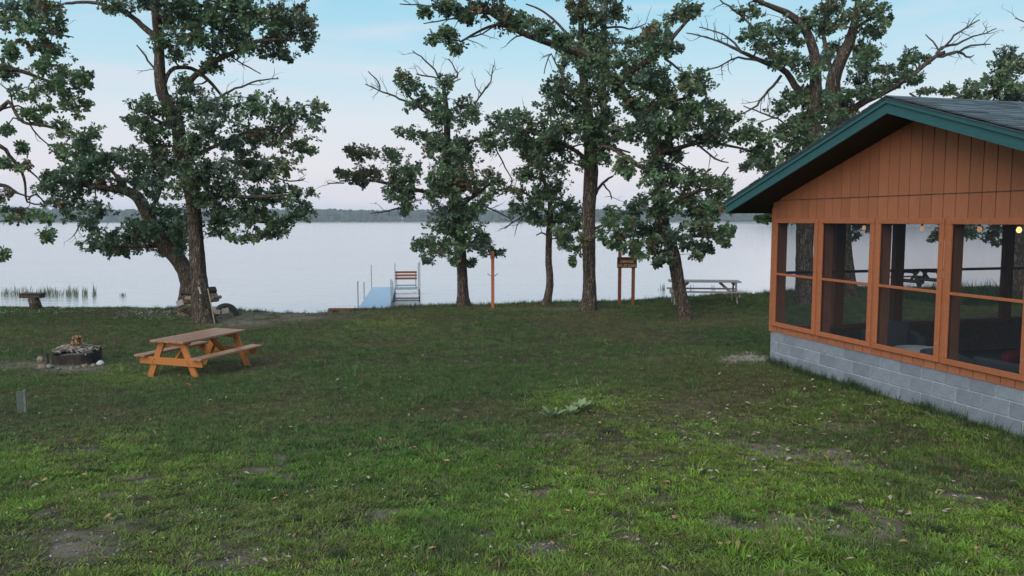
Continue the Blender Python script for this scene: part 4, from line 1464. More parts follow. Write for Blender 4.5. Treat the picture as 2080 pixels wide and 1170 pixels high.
def oak(label, D, trunk, limbs=(), dead=(), blobs=(), seed=1, dens=1.0, tint=(1, 1, 1), spread=1.0, brown=0.025, group='oak trees along the lake shore', base_z=None, leaf=1.0):
    rg = random.Random(seed)
    rs = np.random.RandomState(seed)
    S = D / F
    b0 = P(trunk[0][0], trunk[0][1], D)
    b0.z = gz(b0.x, b0.y)
    root = empty('oak_tree', b0, 0, label, 'tree', group)
    loc = lambda v: v - b0
    tp = [P(t[0], t[1], D + (t[3] if len(t) > 3 else 0)) for t in trunk]
    tp[0] = b0 + Vector((0, 0, 0.02))
    tr = [t[2] * S / 2 for t in trunk]
    below = tp[0] + Vector((0, 0, -0.25))
    skel = []
    pts, rad = smooth_path([below] + tp, [tr[0] * 1.12] + tr, 0.12)
    # trunk surface with furrows and an uneven outline
    mb = MB()
    n = 28
    ph = [rg.uniform(0, 6.28) for _ in range(8)]
    base = 0
    mb.tube([loc(p) for p in pts], rad, n)
    for i, p in enumerate(pts):
        c = loc(p)
        h = p.z
        fl = max(0.0, 1 - (p.z - b0.z) / 0.55)
        for j in range(n):
            a = 2 * PI * j / n
            k = 1 + 0.06 * math.sin(3 * a + ph[0] + 1.2 * h) + 0.05 * math.sin(5 * a + ph[1] - 0.8 * h) + 0.045 * math.sin(11 * a + ph[2] + 0.5 * math.sin(3 * h)) + rg.uniform(-0.035, 0.035)
            k += 0.12 * fl * max(0, math.sin(4 * a + ph[3])) ** 2
            v = mb.V[i * n + j]
            mb.V[i * n + j] = c + (v - c) * k
    mb.build('trunk', M['bark'], root, True)
    skel += [(p, r_) for p, r_ in zip(pts, rad) if p.z > b0.z + 1.0]
    for lb in limbs:
        dd = lb[0]                                  # depth drift over the limb
        q = lb[1]
        nn = len(q)
        start_d = lb[2] if len(lb) > 2 else 0.0
        lp = [P(t[0], t[1], D + start_d + dd * i / max(1, nn - 1)) for i, t in enumerate(q)]
        lr = [max(t[2] * S / 2, 0.008) for t in q]
        pp, rr = smooth_path(lp, lr, 0.15, 0.12, rg)
        MB().tube([loc(p) for p in pp], rr, 9, 0.07, rng=rg).build('limb', M['bark'], root, True)
        skel += list(zip(pp, rr))
    for lb in dead:
        dd = lb[0]
        q = lb[1]
        nn = len(q)
        start_d = lb[2] if len(lb) > 2 else 0.0
        lp = [P(t[0], t[1], D + start_d + dd * i / max(1, nn - 1)) for i, t in enumerate(q)]
        lr = [max(t[2] * S / 2, 0.007) for t in q]
        pp, rr = smooth_path(lp, lr, 0.18, 0.9, rg)
        mb = MB()
        mb.tube([loc(p) for p in pp], rr, 6, 0.06, rng=rg)
        twiggy(mb, [loc(p) for p in pp], rr, rg, 2, 0.75, 0.0)
        mb.build('dead_branch', M['dead'], root)
    # leafy masses
    twigs = MB()
    lpos, lax, lnr, lsz, lcol = [], [], [], [], []
    xs_b = [b[0] for b in blobs]
    cx = float(np.median(xs_b)) if blobs else 0
    half = (max(xs_b) - min(xs_b)) / 2 * S + 0.6 if blobs else 1
    skp = np.array([p[:] for p, _ in skel])
    extra = []
    for b in blobs:                                        # smaller satellite sprays break up each mass
        for _ in range(2):
            a = rg.uniform(0, 6.28)
            extra.append((b[0] + math.cos(a) * b[2] * 0.8, b[1] + math.sin(a) * b[3] * 0.8, b[2] * rg.uniform(0.45, 0.65), b[3] * rg.uniform(0.45, 0.7)) + tuple(b[4:]))
    todo = sorted(list(blobs) + extra, key=lambda b: float(np.min(np.linalg.norm(skp - np.array(P(b[0], b[1], D)[:]), axis=1))))
    for b in todo:
        bx, by, brx, bry = b[:4]
        fl = b[4] if len(b) > 4 else ''
        lat = (bx - cx) * S
        dmax = math.sqrt(max(0.15, 1 - min(0.95, (lat / half) ** 2))) * min(half, 2.6) * 0.62 * spread
        off = rg.uniform(-dmax, dmax * 0.75)
        if 'f' in fl: off = -dmax * rg.uniform(0.6, 1.0)
        c = P(bx, by, D + off)
        rx, rz_ = brx * S, bry * S
        ry = (rx + rz_) / 2 * 1.15
        # branch from the skeleton to the mass
        dist = np.linalg.norm(skp - np.array(c[:]), axis=1) + 0.8 * np.maximum(0, skp[:, 2] - c.z)
        i0 = int(np.argmin(dist))
        s0, r0 = skel[i0]
        mid = (s0 + c) / 2 + Vector((rg.uniform(-0.15, 0.15), rg.uniform(-0.15, 0.15), rg.uniform(-0.05, 0.18)))
        rr0 = min(r0 * 0.7, 0.028 + 0.012 * (c - s0).length)
        pp, rr = smooth_path([s0, mid, c], [rr0, rr0 * 0.7, rr0 * 0.4], 0.3)
        twigs.tube([loc(p) for p in pp], rr, 5)
        skel += [(mid, rr0 * 0.7), (c, rr0 * 0.5)]
        skp = np.concatenate([skp, [mid[:], c[:]]])
        nt_ = max(6, int(56 * dens * PI * rx * rz_ / (leaf * leaf)))
        hub = [c + Vector((rg.uniform(-.3, .3) * rx, rg.uniform(-.3, .3) * ry, rg.uniform(-.3, .3) * rz_)) for _ in range(5)]
        for h_ in hub:
            twigs.tube([loc(c), loc((c + h_) / 2 + Vector((0, 0, 0.02))), loc(h_)], [rr0 * 0.4, rr0 * 0.33, 0.01], 4)
        dead_leaf = rg.random() < brown or 'b' in fl
        warm = rg.random()
        basec = np.array([0.092, 0.158, 0.076]) * rg.uniform(0.8, 1.25)
        if warm > 0.80: basec = np.array([0.128, 0.168, 0.082]) * rg.uniform(0.8, 1.1)
        if warm < 0.13: basec = np.array([0.075, 0.120, 0.090]) * rg.uniform(0.85, 1.2)
        if 'g' in fl: basec = np.array([0.075, 0.150, 0.050])
        if 'o' in fl: basec = np.array([0.105, 0.100, 0.055])
        basec = basec * np.array(tint)
        for _ in range(nt_):
            v = rs.normal(size=3); v /= np.linalg.norm(v)
            q = rs.rand() ** 0.5 * 1.1
            # lumpy outline
            lump_ = 0.85 + 0.45 * math.sin(v[0] * 4.1 + bx) * math.sin(v[2] * 4.7 + by) + rs.uniform(-0.15, 0.35)
            tip = np.array(c[:]) + v * np.array([rx, ry, rz_]) * q * lump_
            outd = v * 0.9 + np.array([0, 0, 0.45]) + rs.normal(size=3) * 0.45
            outd /= np.linalg.norm(outd)
            if rs.rand() < 0.35:
                h_ = hub[rs.randint(5)]
                tv = Vector(tip)
                twigs.tube([loc(h_), loc(h_.lerp(tv, 0.55) + Vector((rs.uniform(-.04, .04), rs.uniform(-.04, .04), rs.uniform(-.02, .05)))), loc(tv)], [0.008, 0.006, 0.003], 3, cap=False)
            k = rs.randint(7, 13)
            # basis round outd
            a_ = np.cross(outd, [0.3, 0.5, 0.8]); a_ /= np.linalg.norm(a_)
            b__ = np.cross(outd, a_)
            th = rs.uniform(0, 6.28) + np.arange(k) * 2.4
            el = rs.uniform(0.35, 1.6, k)
            axv = outd[None] * np.cos(el)[:, None] + (a_[None] * np.cos(th)[:, None] + b__[None] * np.sin(th)[:, None]) * np.sin(el)[:, None]
            axv[:, 2] -= 0.18
            pos = tip[None] - outd[None] * rs.uniform(0, 0.10, k)[:, None] + axv * 0.015
            nr = outd[None] * 0.7 + rs.normal(size=(k, 3)) * 0.75 + np.array([0, 0, 0.35])
            lpos.append(pos); lax.append(axv); lnr.append(nr)
            lsz.append(rs.uniform(0.09, 0.172, k) * leaf)
            cc = basec * rs.uniform(0.65, 1.35) * rs.uniform(0.75, 1.3, (k, 1)) * (1 + rs.uniform(-0.08, 0.08, (k, 3)))
            if dead_leaf and rs.rand() < 0.6 or rs.rand() < 0.012:
                cc = np.array([0.155, 0.110, 0.062]) * rs.uniform(0.6, 1.3, (k, 1))
            lcol.append(cc)
    tw = twigs.build('twigs', M['bark'], root)
    tw['kind'] = 'stuff'
    cr_ = leaf_mesh('crown', np.concatenate(lpos) - np.array(b0[:]), np.concatenate(lax), np.concatenate(lnr), np.concatenate(lsz), np.concatenate(lcol), root, M['leaf'])
    cr_['kind'] = 'stuff'
    return sum(len(x) for x in lpos)

NL = 0
# A: the upright oak on the left
NL += oak('tall upright oak behind the orange picnic table, its clean trunk foremost on the left', 24.8,
    [(414, 656, 46), (410, 628, 37), (404, 560, 31), (399, 500, 29), (393, 430, 27), (388, 393, 25), (376, 340, 27), (367, 300, 25), (362, 256, 24), (345, 220, 23), (331, 190, 22),
     (325, 150, 21), (323, 94, 18), (317, 35, 17), (314, -20, 14), (320, -80, 10)],
    [(1.0, [(318, 75, 14), (295, 58, 12), (265, 32, 10), (240, 20, 8), (188, 5, 7), (132, 7, 5)]),
     (-1.4, [(365, 190, 12), (385, 164, 12), (436, 124, 11), (470, 109, 9), (500, 90, 7), (560, 80, 5), (610, 85, 3)]),
     (0.6, [(335, 168, 9), (341, 150, 8), (355, 138, 8), (378, 137, 8), (402, 145, 8), (432, 172, 7), (455, 200, 5)]),
     (1.5, [(376, 330, 10), (430, 300, 8), (500, 270, 6), (580, 255, 4)]),
     (-1.5, [(390, 420, 9), (440, 400, 7), (520, 400, 6), (590, 395, 3)]),
     (1.0, [(385, 380, 9), (450, 420, 7), (520, 450, 5), (590, 450, 3)]),
     (-1.0, [(362, 262, 8), (330, 250, 6), (290, 225, 4)]),
     (-0.8, [(318, 40, 9), (380, 10, 7), (460, 20, 6), (560, 30, 3)])],
    [(-0.6, [(400, 212, 6), (425, 207, 6), (449, 196, 5), (491, 175, 4), (534, 162, 3), (566, 160, 2)]),
     (0.5, [(470, 115, 4), (495, 130, 3), (530, 150, 2)]),
     (0.3, [(315, 143, 5), (295, 115, 4), (278, 92, 3)]),
     (0.3, [(540, 355, 3), (590, 368, 3), (620, 362, 2)])],
    [(430, 25, 60, 36), (495, 35, 55, 40), (560, 25, 42, 34), (590, 62, 40, 34, 'o'), (540, 92, 42, 24), (622, 84, 18, 16), (470, 85, 42, 26), (400, 75, 38, 32), (330, 82, 24, 22, 'g'), (350, 38, 30, 26),
     (240, 10, 50, 15), (380, 8, 50, 26), (300, 0, 40, 18), (432, 132, 34, 18), (355, 115, 18, 16), (575, 112, 26, 10), (450, -30, 90, 30), (350, -40, 60, 30), (540, -40, 60, 30, 'o'), (610, 20, 22, 24, 'o'),
     (290, 212, 32, 14), (338, 228, 40, 24), (388, 212, 40, 34), (372, 165, 22, 18), (310, 262, 42, 26), (450, 230, 46, 30, 'f'), (520, 225, 46, 30), (588, 240, 40, 22), (642, 222, 20, 15), (560, 270, 55, 26, 'b'),
     (612, 300, 32, 16), (480, 285, 55, 30), (402, 282, 46, 30, 'f'), (322, 295, 36, 22), (275, 240, 18, 12), (640, 250, 18, 14),
     (508, 335, 55, 30), (575, 338, 38, 22), (440, 345, 55, 34, 'f'), (608, 392, 26, 16), (548, 398, 46, 22), (596, 440, 34, 18), (500, 425, 55, 34), (445, 450, 46, 28), (556, 460, 38, 18), (500, 482, 34, 14), (390, 372, 40, 28, 'f'),
     (420, 395, 36, 24), (470, 390, 40, 24), (615, 425, 20, 14), (540, 480, 16, 10), (350, 330, 30, 22)], seed=11)
# B: the low sweeping oak behind it
NL += oak('low crooked oak sweeping left behind the upright trunk', 28.2,
    [(383, 628, 44), (386, 600, 38), (386, 575, 34), (376, 547, 31), (357, 520, 30), (335, 498, 30), (312, 462, 26), (296, 430, 24), (278, 400, 22), (252, 387, 17), (228, 384, 13), (190, 378, 8), (150, 372, 5)],
    [(1.2, [(300, 440, 11), (320, 400, 9), (330, 360, 7), (340, 330, 4)]), (-1.0, [(335, 498, 10), (290, 500, 8), (240, 500, 6), (190, 505, 4)]),
     (1.0, [(252, 388, 9), (230, 350, 7), (200, 330, 5), (160, 330, 3)])],
    [(0.3, [(120, 325, 4), (135, 330, 4), (150, 336, 3)]), (0.4, [(170, 440, 3), (160, 460, 3), (148, 480, 2)])],
    [(240, 322, 50, 24), (190, 335, 50, 24), (140, 345, 44, 22), (285, 340, 46, 26), (335, 345, 36, 24), (212, 372, 55, 24), (150, 385, 46, 22), (305, 385, 36, 24), (120, 360, 30, 20), (100, 380, 26, 16),
     (200, 430, 30, 20), (150, 410, 30, 16), (185, 462, 22, 14), (230, 480, 40, 22), (290, 488, 50, 24), (335, 460, 36, 26), (345, 430, 36, 26), (190, 500, 34, 16), (250, 508, 40, 14), (300, 470, 30, 18), (365, 490, 30, 22),
     (270, 455, 26, 16), (330, 505, 26, 12), (115, 410, 20, 14), (380, 460, 26, 30), (140, 438, 16, 12)], seed=12, tint=(0.85, 0.92, 0.95))
# C: oak at the left edge
NL += oak('airy oak at the left edge whose trunk stands outside the picture', 22.5,
    [(-160, 690, 50), (-158, 560, 42), (-150, 420, 36), (-130, 300, 32), (-120, 180, 26), (-100, 60, 20), (-90, -60, 12)],
    [(0.8, [(-125, 180, 14), (-60, 150, 12), (0, 139, 10), (47, 146, 8), (85, 160, 6), (130, 175, 4)]),
     (-0.8, [(-135, 300, 14), (-60, 250, 11), (0, 222, 9), (17, 206, 7), (28, 222, 6), (47, 248, 6), (94, 256, 6), (150, 270, 4)]),
     (0.8, [(-140, 340, 13), (-60, 300, 10), (0, 296, 9), (19, 316, 7), (40, 340, 6), (51, 372, 5), (55, 410, 4), (85, 415, 3)]),
     (0.2, [(-150, 400, 12), (-60, 378, 9), (0, 376, 8), (17, 380, 6), (38, 393, 4), (60, 400, 3)]),
     (-0.6, [(-110, 120, 12), (-40, 60, 9), (30, 40, 7), (100, 60, 4), (140, 76, 3)]),
     (-0.2, [(50, 340, 4), (75, 360, 3), (95, 385, 3)])],
    [(0.5, [(60, 60, 3), (100, 68, 4), (150, 76, 2)]), (0.4, [(30, 170, 3), (20, 185, 3), (0, 170, 2)]), (0.4, [(55, 405, 4), (75, 395, 4), (95, 420, 2)]), (0.2, [(60, 250, 3), (80, 280, 3), (110, 300, 2)])],
    [(30, 12, 55, 26), (95, 12, 36, 24), (60, 50, 46, 18), (10, 40, 30, 22), (115, 45, 22, 20), (75, 95, 44, 20, 'b'), (135, 150, 36, 24), (105, 175, 40, 24), (168, 158, 18, 12), (60, 195, 36, 18), (20, 110, 30, 16),
     (148, 215, 36, 22), (172, 285, 30, 20), (122, 265, 34, 18), (60, 235, 24, 14), (22, 145, 24, 18), (20, 335, 26, 16), (90, 130, 30, 16), (118, 110, 24, 16), (190, 262, 14, 14), (80, 222, 22, 12, 'g'),
     (14, 430, 22, 16), (55, 440, 26, 14), (98, 470, 18, 14), (4, 515, 9, 9), (8, 398, 16, 14), (85, 440, 20, 10), (150, 300, 24, 20), (125, 310, 22, 14), (10, 265, 14, 9), (45, 300, 16, 9), (40, 335, 20, 10, 'b'), (165, 175, 20, 14)],
    seed=13, dens=0.85, tint=(1.25, 1.25, 1.1), brown=0.06, group='oak trees along the lake shore')
# D: the bushy one left of centre
NL += oak('bushy oak with dead top twigs between the dock and the orange post', 27.9,
    [(941, 622, 31), (940, 604, 24), (938, 554, 20), (935, 515, 22), (933, 477, 22), (925, 420, 20), (915, 370, 18), (908, 320, 16), (908, 260, 13), (905, 210, 10), (900, 170, 6)],
    [(1.0, [(918, 380, 10), (870, 390, 9), (800, 375, 7), (740, 365, 5), (690, 368, 3)]), (-0.8, [(925, 430, 9), (960, 400, 7), (1000, 370, 4)]), (0.6, [(908, 300, 8), (950, 290, 6), (1000, 270, 5), (1030, 235, 3)]),
     (-0.6, [(908, 250, 7), (870, 225, 6), (830, 195, 4), (815, 165, 3)]), (0.5, [(933, 500, 8), (900, 495, 6), (860, 500, 3)]), (-0.5, [(933, 500, 8), (970, 495, 6), (1010, 510, 3)])],
    [(0.5, [(870, 230, 6), (855, 222, 5), (812, 201, 4), (770, 184, 3), (742, 171, 2)]), (0.4, [(772, 184, 3), (770, 167, 3), (748, 145, 2)]), (-0.4, [(902, 175, 5), (889, 150, 4), (864, 124, 3), (838, 103, 2)]),
     (0.4, [(903, 172, 4), (928, 156, 4), (925, 140, 3), (911, 120, 2)]), (0.0, [(905, 172, 3), (936, 160, 2)]), (0.3, [(962, 235, 5), (968, 209, 4), (979, 188, 4), (996, 167, 3), (1003, 132, 2)]),
     (0.2, [(978, 192, 3), (966, 175, 2), (964, 162, 2)]), (0.2, [(700, 373, 3), (665, 372, 2)]), (-0.5, [(835, 418, 4), (791, 427, 3), (752, 434, 2)]), (-0.2, [(889, 158, 3), (860, 152, 3), (845, 150, 2)]),
     (0.4, [(980, 420, 4), (1010, 430, 3), (1040, 450, 2), (1010, 470, 1)]), (0.3, [(1000, 280, 3), (1020, 330, 3), (1040, 370, 2), (1010, 400, 2)])],
    [(815, 155, 16, 14), (840, 178, 24, 18), (864, 200, 24, 16), (826, 212, 16, 10), (902, 175, 20, 22), (889, 208, 24, 20), (950, 212, 22, 20, 'o'), (908, 240, 36, 24), (832, 266, 24, 14), (866, 275, 28, 18), (948, 240, 24, 20),
     (915, 305, 40, 28), (950, 298, 32, 24), (998, 290, 34, 22), (1010, 240, 24, 18), (1036, 232, 18, 14), (872, 303, 22, 18, 'o'), (735, 312, 26, 18, 'o'), (716, 305, 14, 12, 'o'), (694, 358, 12, 14), (722, 358, 24, 18, 'o'),
     (757, 352, 28, 20, 'o'), (800, 320, 28, 18), (800, 355, 32, 22), (834, 350, 26, 22), (820, 382, 30, 18), (790, 392, 20, 14), (834, 405, 22, 18), (818, 422, 16, 12), (888, 355, 32, 24), (906, 385, 40, 30, 'f'),
     (940, 370, 34, 26, 'f'), (968, 385, 30, 22), (1002, 362, 20, 16), (915, 425, 40, 26, 'f'), (950, 425, 36, 24, 'g'), (992, 405, 26, 18), (890, 458, 24, 20), (948, 460, 34, 22), (915, 480, 34, 22), (870, 490, 24, 14),
     (982, 485, 28, 18), (854, 500, 16, 12), (868, 514, 14, 9), (895, 506, 20, 12), (930, 505, 22, 14), (968, 505, 24, 14), (996, 500, 18, 12), (1010, 514, 10, 8), (958, 535, 9, 8), (925, 532, 8, 8), (868, 527, 8, 5), (940, 335, 30, 20), (1030, 265, 18, 14)],
    seed=14)
# E: slim one
NL += oak('slim young oak with a bent bare stem, left of the thick trunk', 27.7,
    [(1111, 619, 22), (1113, 606, 16), (1117, 579, 15), (1116, 550, 14), (1114, 528, 13), (1115, 472, 13), (1118, 440, 11), (1115, 400, 9), (1100, 350, 7), (1085, 300, 5)],
    [(0.5, [(1117, 440, 6), (1080, 400, 5), (1045, 385, 3)]), (-0.5, [(1117, 430, 6), (1150, 410, 5), (1168, 440, 3)])],
    [(0.2, [(1112, 477, 4), (1098, 474, 3), (1089, 478, 2)]), (0.3, [(1060, 440, 3), (1030, 460, 2), (1025, 465, 1)]), (0.4, [(1070, 430, 3), (1050, 460, 2), (1045, 480, 1)])],
    [(1045, 385, 22, 16), (1078, 360, 32, 20), (1130, 378, 34, 24), (1100, 408, 38, 24), (1060, 425, 24, 16), (1150, 418, 26, 22), (1112, 445, 26, 14), (1166, 458, 14, 16), (1082, 328, 28, 18), (1058, 292, 30, 18), (1135, 440, 20, 14), (1040, 418, 14, 12), (1085, 440, 20, 12),
     (1158, 485, 9, 9), (1178, 445, 12, 16), (1095, 300, 24, 16)], seed=15, tint=(0.95, 0.98, 0.95))
# F: tall central oak
NL += oak('tallest oak with the thickest straight dark trunk, between the slim oak and the sign', 25.6,
    [(1194, 634, 37), (1196, 612, 30), (1197, 580, 26), (1197, 554, 25), (1197, 477, 26), (1197, 426, 26), (1200, 355, 28), (1198, 300, 24), (1194, 240, 20), (1186, 171, 16), (1182, 100, 13), (1180, 26, 10), (1178, -60, 7)],
    [(0.8, [(1200, 330, 14), (1222, 260, 12), (1226, 200, 11), (1227, 120, 10), (1228, 40, 8), (1240, -40, 6)]), (-1.2, [(1197, 330, 9), (1160, 300, 8), (1110, 280, 6), (1060, 262, 4)]),
     (0.8, [(1194, 230, 8), (1160, 200, 6), (1130, 180, 4)]), (-0.8, [(1200, 290, 7), (1245, 300, 5), (1280, 310, 3)]), (0.6, [(1183, 110, 8), (1165, 85, 7), (1130, 45, 5), (1098, 20, 4), (1068, 8, 3)])],
    [(0.4, [(1210, 395, 7), (1225, 372, 6), (1245, 358, 4)]), (0.3, [(1225, 375, 4), (1238, 390, 3), (1242, 405, 2)]), (-0.3, [(1210, 465, 6), (1230, 455, 4), (1240, 470, 2)]), (0.5, [(1229, 55, 5), (1262, 55, 4), (1290, 58, 3), (1312, 48, 2)]),
     (0.5, [(1150, 180, 4), (1120, 110, 3), (1105, 150, 2)]), (-0.4, [(1130, 290, 4), (1090, 330, 3), (1040, 345, 2)]), (0.3, [(1080, 280, 3), (1050, 250, 2), (1070, 220, 2)])],
    [(1163, 110, 30, 24), (1190, 75, 34, 30), (1200, 30, 34, 28), (1170, 10, 36, 24, 'o'), (1228, 80, 26, 26), (1246, 28, 24, 24), (1218, 115, 30, 24), (1143, 165, 26, 20), (1128, 192, 26, 20), (1165, 185, 30, 24), (1120, 222, 30, 22),
     (1165, 222, 32, 24), (1206, 190, 30, 24), (1078, 248, 30, 18), (1112, 262, 32, 22), (1154, 258, 34, 24), (1197, 250, 34, 26, 'f'), (1062, 275, 26, 18), (1098, 298, 34, 22), (1142, 305, 34, 24), (1193, 325, 24, 18, 'g'), (1075, 322, 26, 18),
     (1133, 340, 30, 20), (1228, 278, 30, 24), (1235, 236, 28, 24), (1232, 160, 26, 22), (1190, 140, 28, 22), (1160, 500, 16, 14), (1150, 480, 12, 14), (1222, 480, 10, 14), (1180, 485, 12, 12), (1250, 265, 26, 22), (1200, -30, 60, 30), (1220, 320, 18, 16), (1205, 290, 30, 20, 'f'),
     (1160, 530, 6, 8), (1130, 470, 14, 14)],
    seed=16)
# G: leaning oak on the right of centre, with the big limb sweeping left
NL += oak('leaning oak in front of the grey picnic table with a great limb sweeping left', 22.2,
    [(1392, 654, 31), (1388, 625, 26), (1381, 590, 25), (1374, 550, 26), (1368, 515, 25), (1352, 470, 22), (1342, 410, 22), (1338, 350, 20), (1332, 300, 19), (1318, 265, 18), (1300, 240, 17), (1285, 215, 17), (1268, 190, 18), (1248, 162, 18), (1222, 140, 17),
     (1193, 115, 16), (1150, 98, 15), (1099, 81, 13), (1056, 64, 12), (1013, 38, 9), (970, 10, 6), (930, -10, 4)],
    [(-0.8, [(1258, 172, 13), (1290, 140, 12), (1330, 115, 11), (1351, 94, 9), (1380, 60, 7), (1406, 31, 5), (1430, 5, 3)]), (0.8, [(1338, 345, 12), (1300, 338, 11), (1270, 318, 10), (1240, 300, 8), (1215, 298, 5)]),
     (-1.0, [(1345, 430, 11), (1390, 400, 9), (1430, 385, 6), (1470, 380, 4)]), (0.8, [(1355, 475, 10), (1320, 470, 8), (1280, 480, 6), (1250, 470, 4)]), (0.6, [(1336, 310, 11), (1380, 300, 9), (1430, 290, 7), (1500, 300, 5), (1560, 320, 4)]),
     (-0.8, [(1360, 490, 9), (1400, 480, 7), (1450, 480, 5)]), (0.5, [(1300, 240, 10), (1340, 210, 8), (1390, 200, 6), (1420, 180, 4)]), (0.4, [(1050, 62, 8), (1015, 50, 6), (980, 60, 5), (935, 85, 4)])],
    [(0.4, [(1000, 30, 5), (960, 22, 4), (900, 15, 4), (850, 10, 3), (812, 8, 2)]), (-0.3, [(950, 38, 4), (905, 40, 3), (860, 48, 2)]), (0.2, [(940, 80, 4), (980, 68, 3), (1010, 50, 4)]), (0.3, [(1075, 70, 4), (1050, 75, 3), (1030, 90, 2)]),
     (-0.4, [(1410, 290, 4), (1450, 320, 4), (1480, 330, 2)]), (0.2, [(1350, 120, 5), (1380, 140, 4), (1395, 155, 3)]), (-0.3, [(1410, 350, 3), (1370, 320, 3), (1400, 310, 2)]), (0.3, [(1480, 340, 3), (1460, 365, 3), (1450, 380, 2)])],
    [(892, 78, 18, 13), (918, 72, 18, 12), (930, 96, 14, 12), (904, 62, 12, 9), (860, 26, 12, 9), (890, 8, 20, 9), (915, 20, 24, 14), (950, 18, 28, 16), (985, 16, 28, 16, 'b'), (1018, 26, 28, 18, 'o'), (1026, 50, 22, 14), (1056, 42, 26, 18),
     (1086, 52, 24, 16), (1112, 66, 24, 16), (1135, 84, 24, 16), (950, 42, 20, 10), (1000, -15, 50, 18),
     (1291, 88, 26, 20), (1317, 78, 24, 20, 'b'), (1338, 60, 24, 20), (1342, 90, 24, 20), (1282, 122, 26, 20), (1270, 152, 26, 20), (1317, 128, 28, 22), (1334, 165, 30, 22), (1371, 36, 22, 20, 'b'), (1402, 16, 20, 16), (1418, 24, 14, 14, 'o'),
     (1363, 94, 20, 18), (1410, 160, 30, 20), (1430, 176, 20, 16), (1394, 180, 26, 20), (1339, 190, 28, 24), (1371, 218, 32, 24), (1324, 222, 28, 22), (1410, 236, 30, 22), (1457, 244, 26, 18), (1486, 238, 20, 12), (1457, 276, 32, 22),
     (1497, 278, 30, 20), (1522, 256, 18, 12), (1418, 275, 32, 22, 'b'), (1379, 266, 32, 22), (1545, 275, 20, 16), (1544, 300, 26, 18), (1520, 335, 18, 14), (1560, 325, 24, 20), (1339, 300, 28, 20), (1371, 312, 26, 18), (1320, 335, 24, 18), (1290, 270, 28, 22),
     (1290, 200, 24, 20), (1262, 345, 20, 14), (1275, 330, 24, 18), (1245, 452, 18, 16), (1234, 428, 12, 12), (1268, 438, 26, 18), (1262, 476, 24, 14), (1250, 496, 12, 8), (1282, 505, 18, 9), (1296, 514, 12, 7), (1306, 462, 28, 20), (1306, 492, 22, 14),
     (1332, 512, 20, 12), (1335, 532, 9, 6), (1354, 524, 14, 9), (1345, 425, 32, 22, 'f'), (1332, 476, 28, 18), (1370, 475, 30, 20, 'f'), (1409, 426, 32, 22), (1409, 464, 32, 20), (1409, 496, 22, 12), (1414, 516, 11, 7), (1447, 426, 28, 20),
     (1447, 474, 28, 16), (1466, 488, 14, 10), (1440, 505, 14, 8), (1478, 462, 12, 14), (1324, 366, 26, 20), (1363, 362, 30, 20), (1402, 364, 30, 20), (1438, 372, 26, 18), (1470, 382, 16, 16), (1215, 128, 26, 16, 'f'), (1250, 168, 28, 20, 'f'), (1282, 205, 26, 20, 'f'), (1312, 250, 28, 20, 'f'), (1300, 165, 26, 20), (1350, 250, 30, 24), (1395, 215, 26, 20), (1440, 215, 20, 14), (1360, 340, 30, 22), (1339, 405, 30, 20, 'f'), (1390, 405, 30, 20), (1449, 410, 26, 20), (1290, 425, 24, 18)],
    seed=17, spread=0.8, dens=1.15)
# H: oak behind the pavilion, left trunk
NL += oak('many limbed oak rising behind the pavilion eave, its trunk seen through the first screen', 24.5,
    [(1635, 628, 42), (1634, 590, 34), (1634, 500, 32), (1640, 400, 32), (1648, 300, 30), (1652, 220, 26), (1656, 160, 22), (1654, 110, 19), (1636, 60, 16), (1607, 31, 13), (1575, 16, 10), (1536, 0, 7), (1500, -20, 5)],
    [(0.8, [(1645, 215, 16), (1615, 173, 14), (1591, 142, 12), (1552, 126, 10), (1508, 106, 7), (1470, 88, 4)]), (-0.6, [(1648, 290, 10), (1610, 275, 7), (1585, 262, 4)]), (0.5, [(1646, 330, 9), (1600, 310, 6), (1570, 330, 4)])],
    [(0.7, [(1510, 106, 6), (1457, 83, 4), (1425, 72, 3), (1394, 67, 2)]), (0.5, [(1508, 104, 5), (1470, 70, 3), (1420, 55, 2)]), (-0.5, [(1545, 122, 5), (1500, 118, 4), (1460, 135, 3), (1430, 145, 2)]), (0.4, [(1535, 60, 4), (1500, 30, 4), (1470, 5, 3), (1450, -10, 2)]),
     (-0.6, [(1588, 155, 6), (1560, 185, 5), (1530, 220, 4), (1505, 232, 2)]), (0.5, [(1580, 240, 4), (1545, 228, 3), (1510, 215, 2)]), (-0.3, [(1600, 262, 4), (1580, 240, 3), (1540, 250, 2)])],
    [(1524, 22, 22, 16), (1520, 66, 20, 14), (1552, 66, 26, 18), (1590, 60, 28, 18), (1536, 94, 22, 12), (1575, 95, 28, 16), (1607, 80, 24, 18), (1600, 114, 26, 14), (1567, 126, 20, 9), (1622, 128, 24, 18), (1654, 145, 28, 20), (1640, 40, 24, 20),
     (1654, 188, 32, 22), (1622, 195, 28, 20), (1670, 218, 32, 24), (1638, 235, 32, 22), (1595, 203, 18, 12), (1583, 222, 18, 12), (1654, 260, 34, 22), (1615, 258, 28, 18), (1591, 274, 22, 14), (1630, 290, 34, 20), (1600, 315, 26, 16), (1570, 345, 26, 18),
     (1560, 375, 26, 18), (1550, 450, 12, 16, 'g'), (1600, 400, 30, 24), (1640, 350, 40, 26), (1580, 435, 30, 16), (1640, 445, 36, 14), (1690, 430, 40, 20)],
    seed=18, dens=0.95)
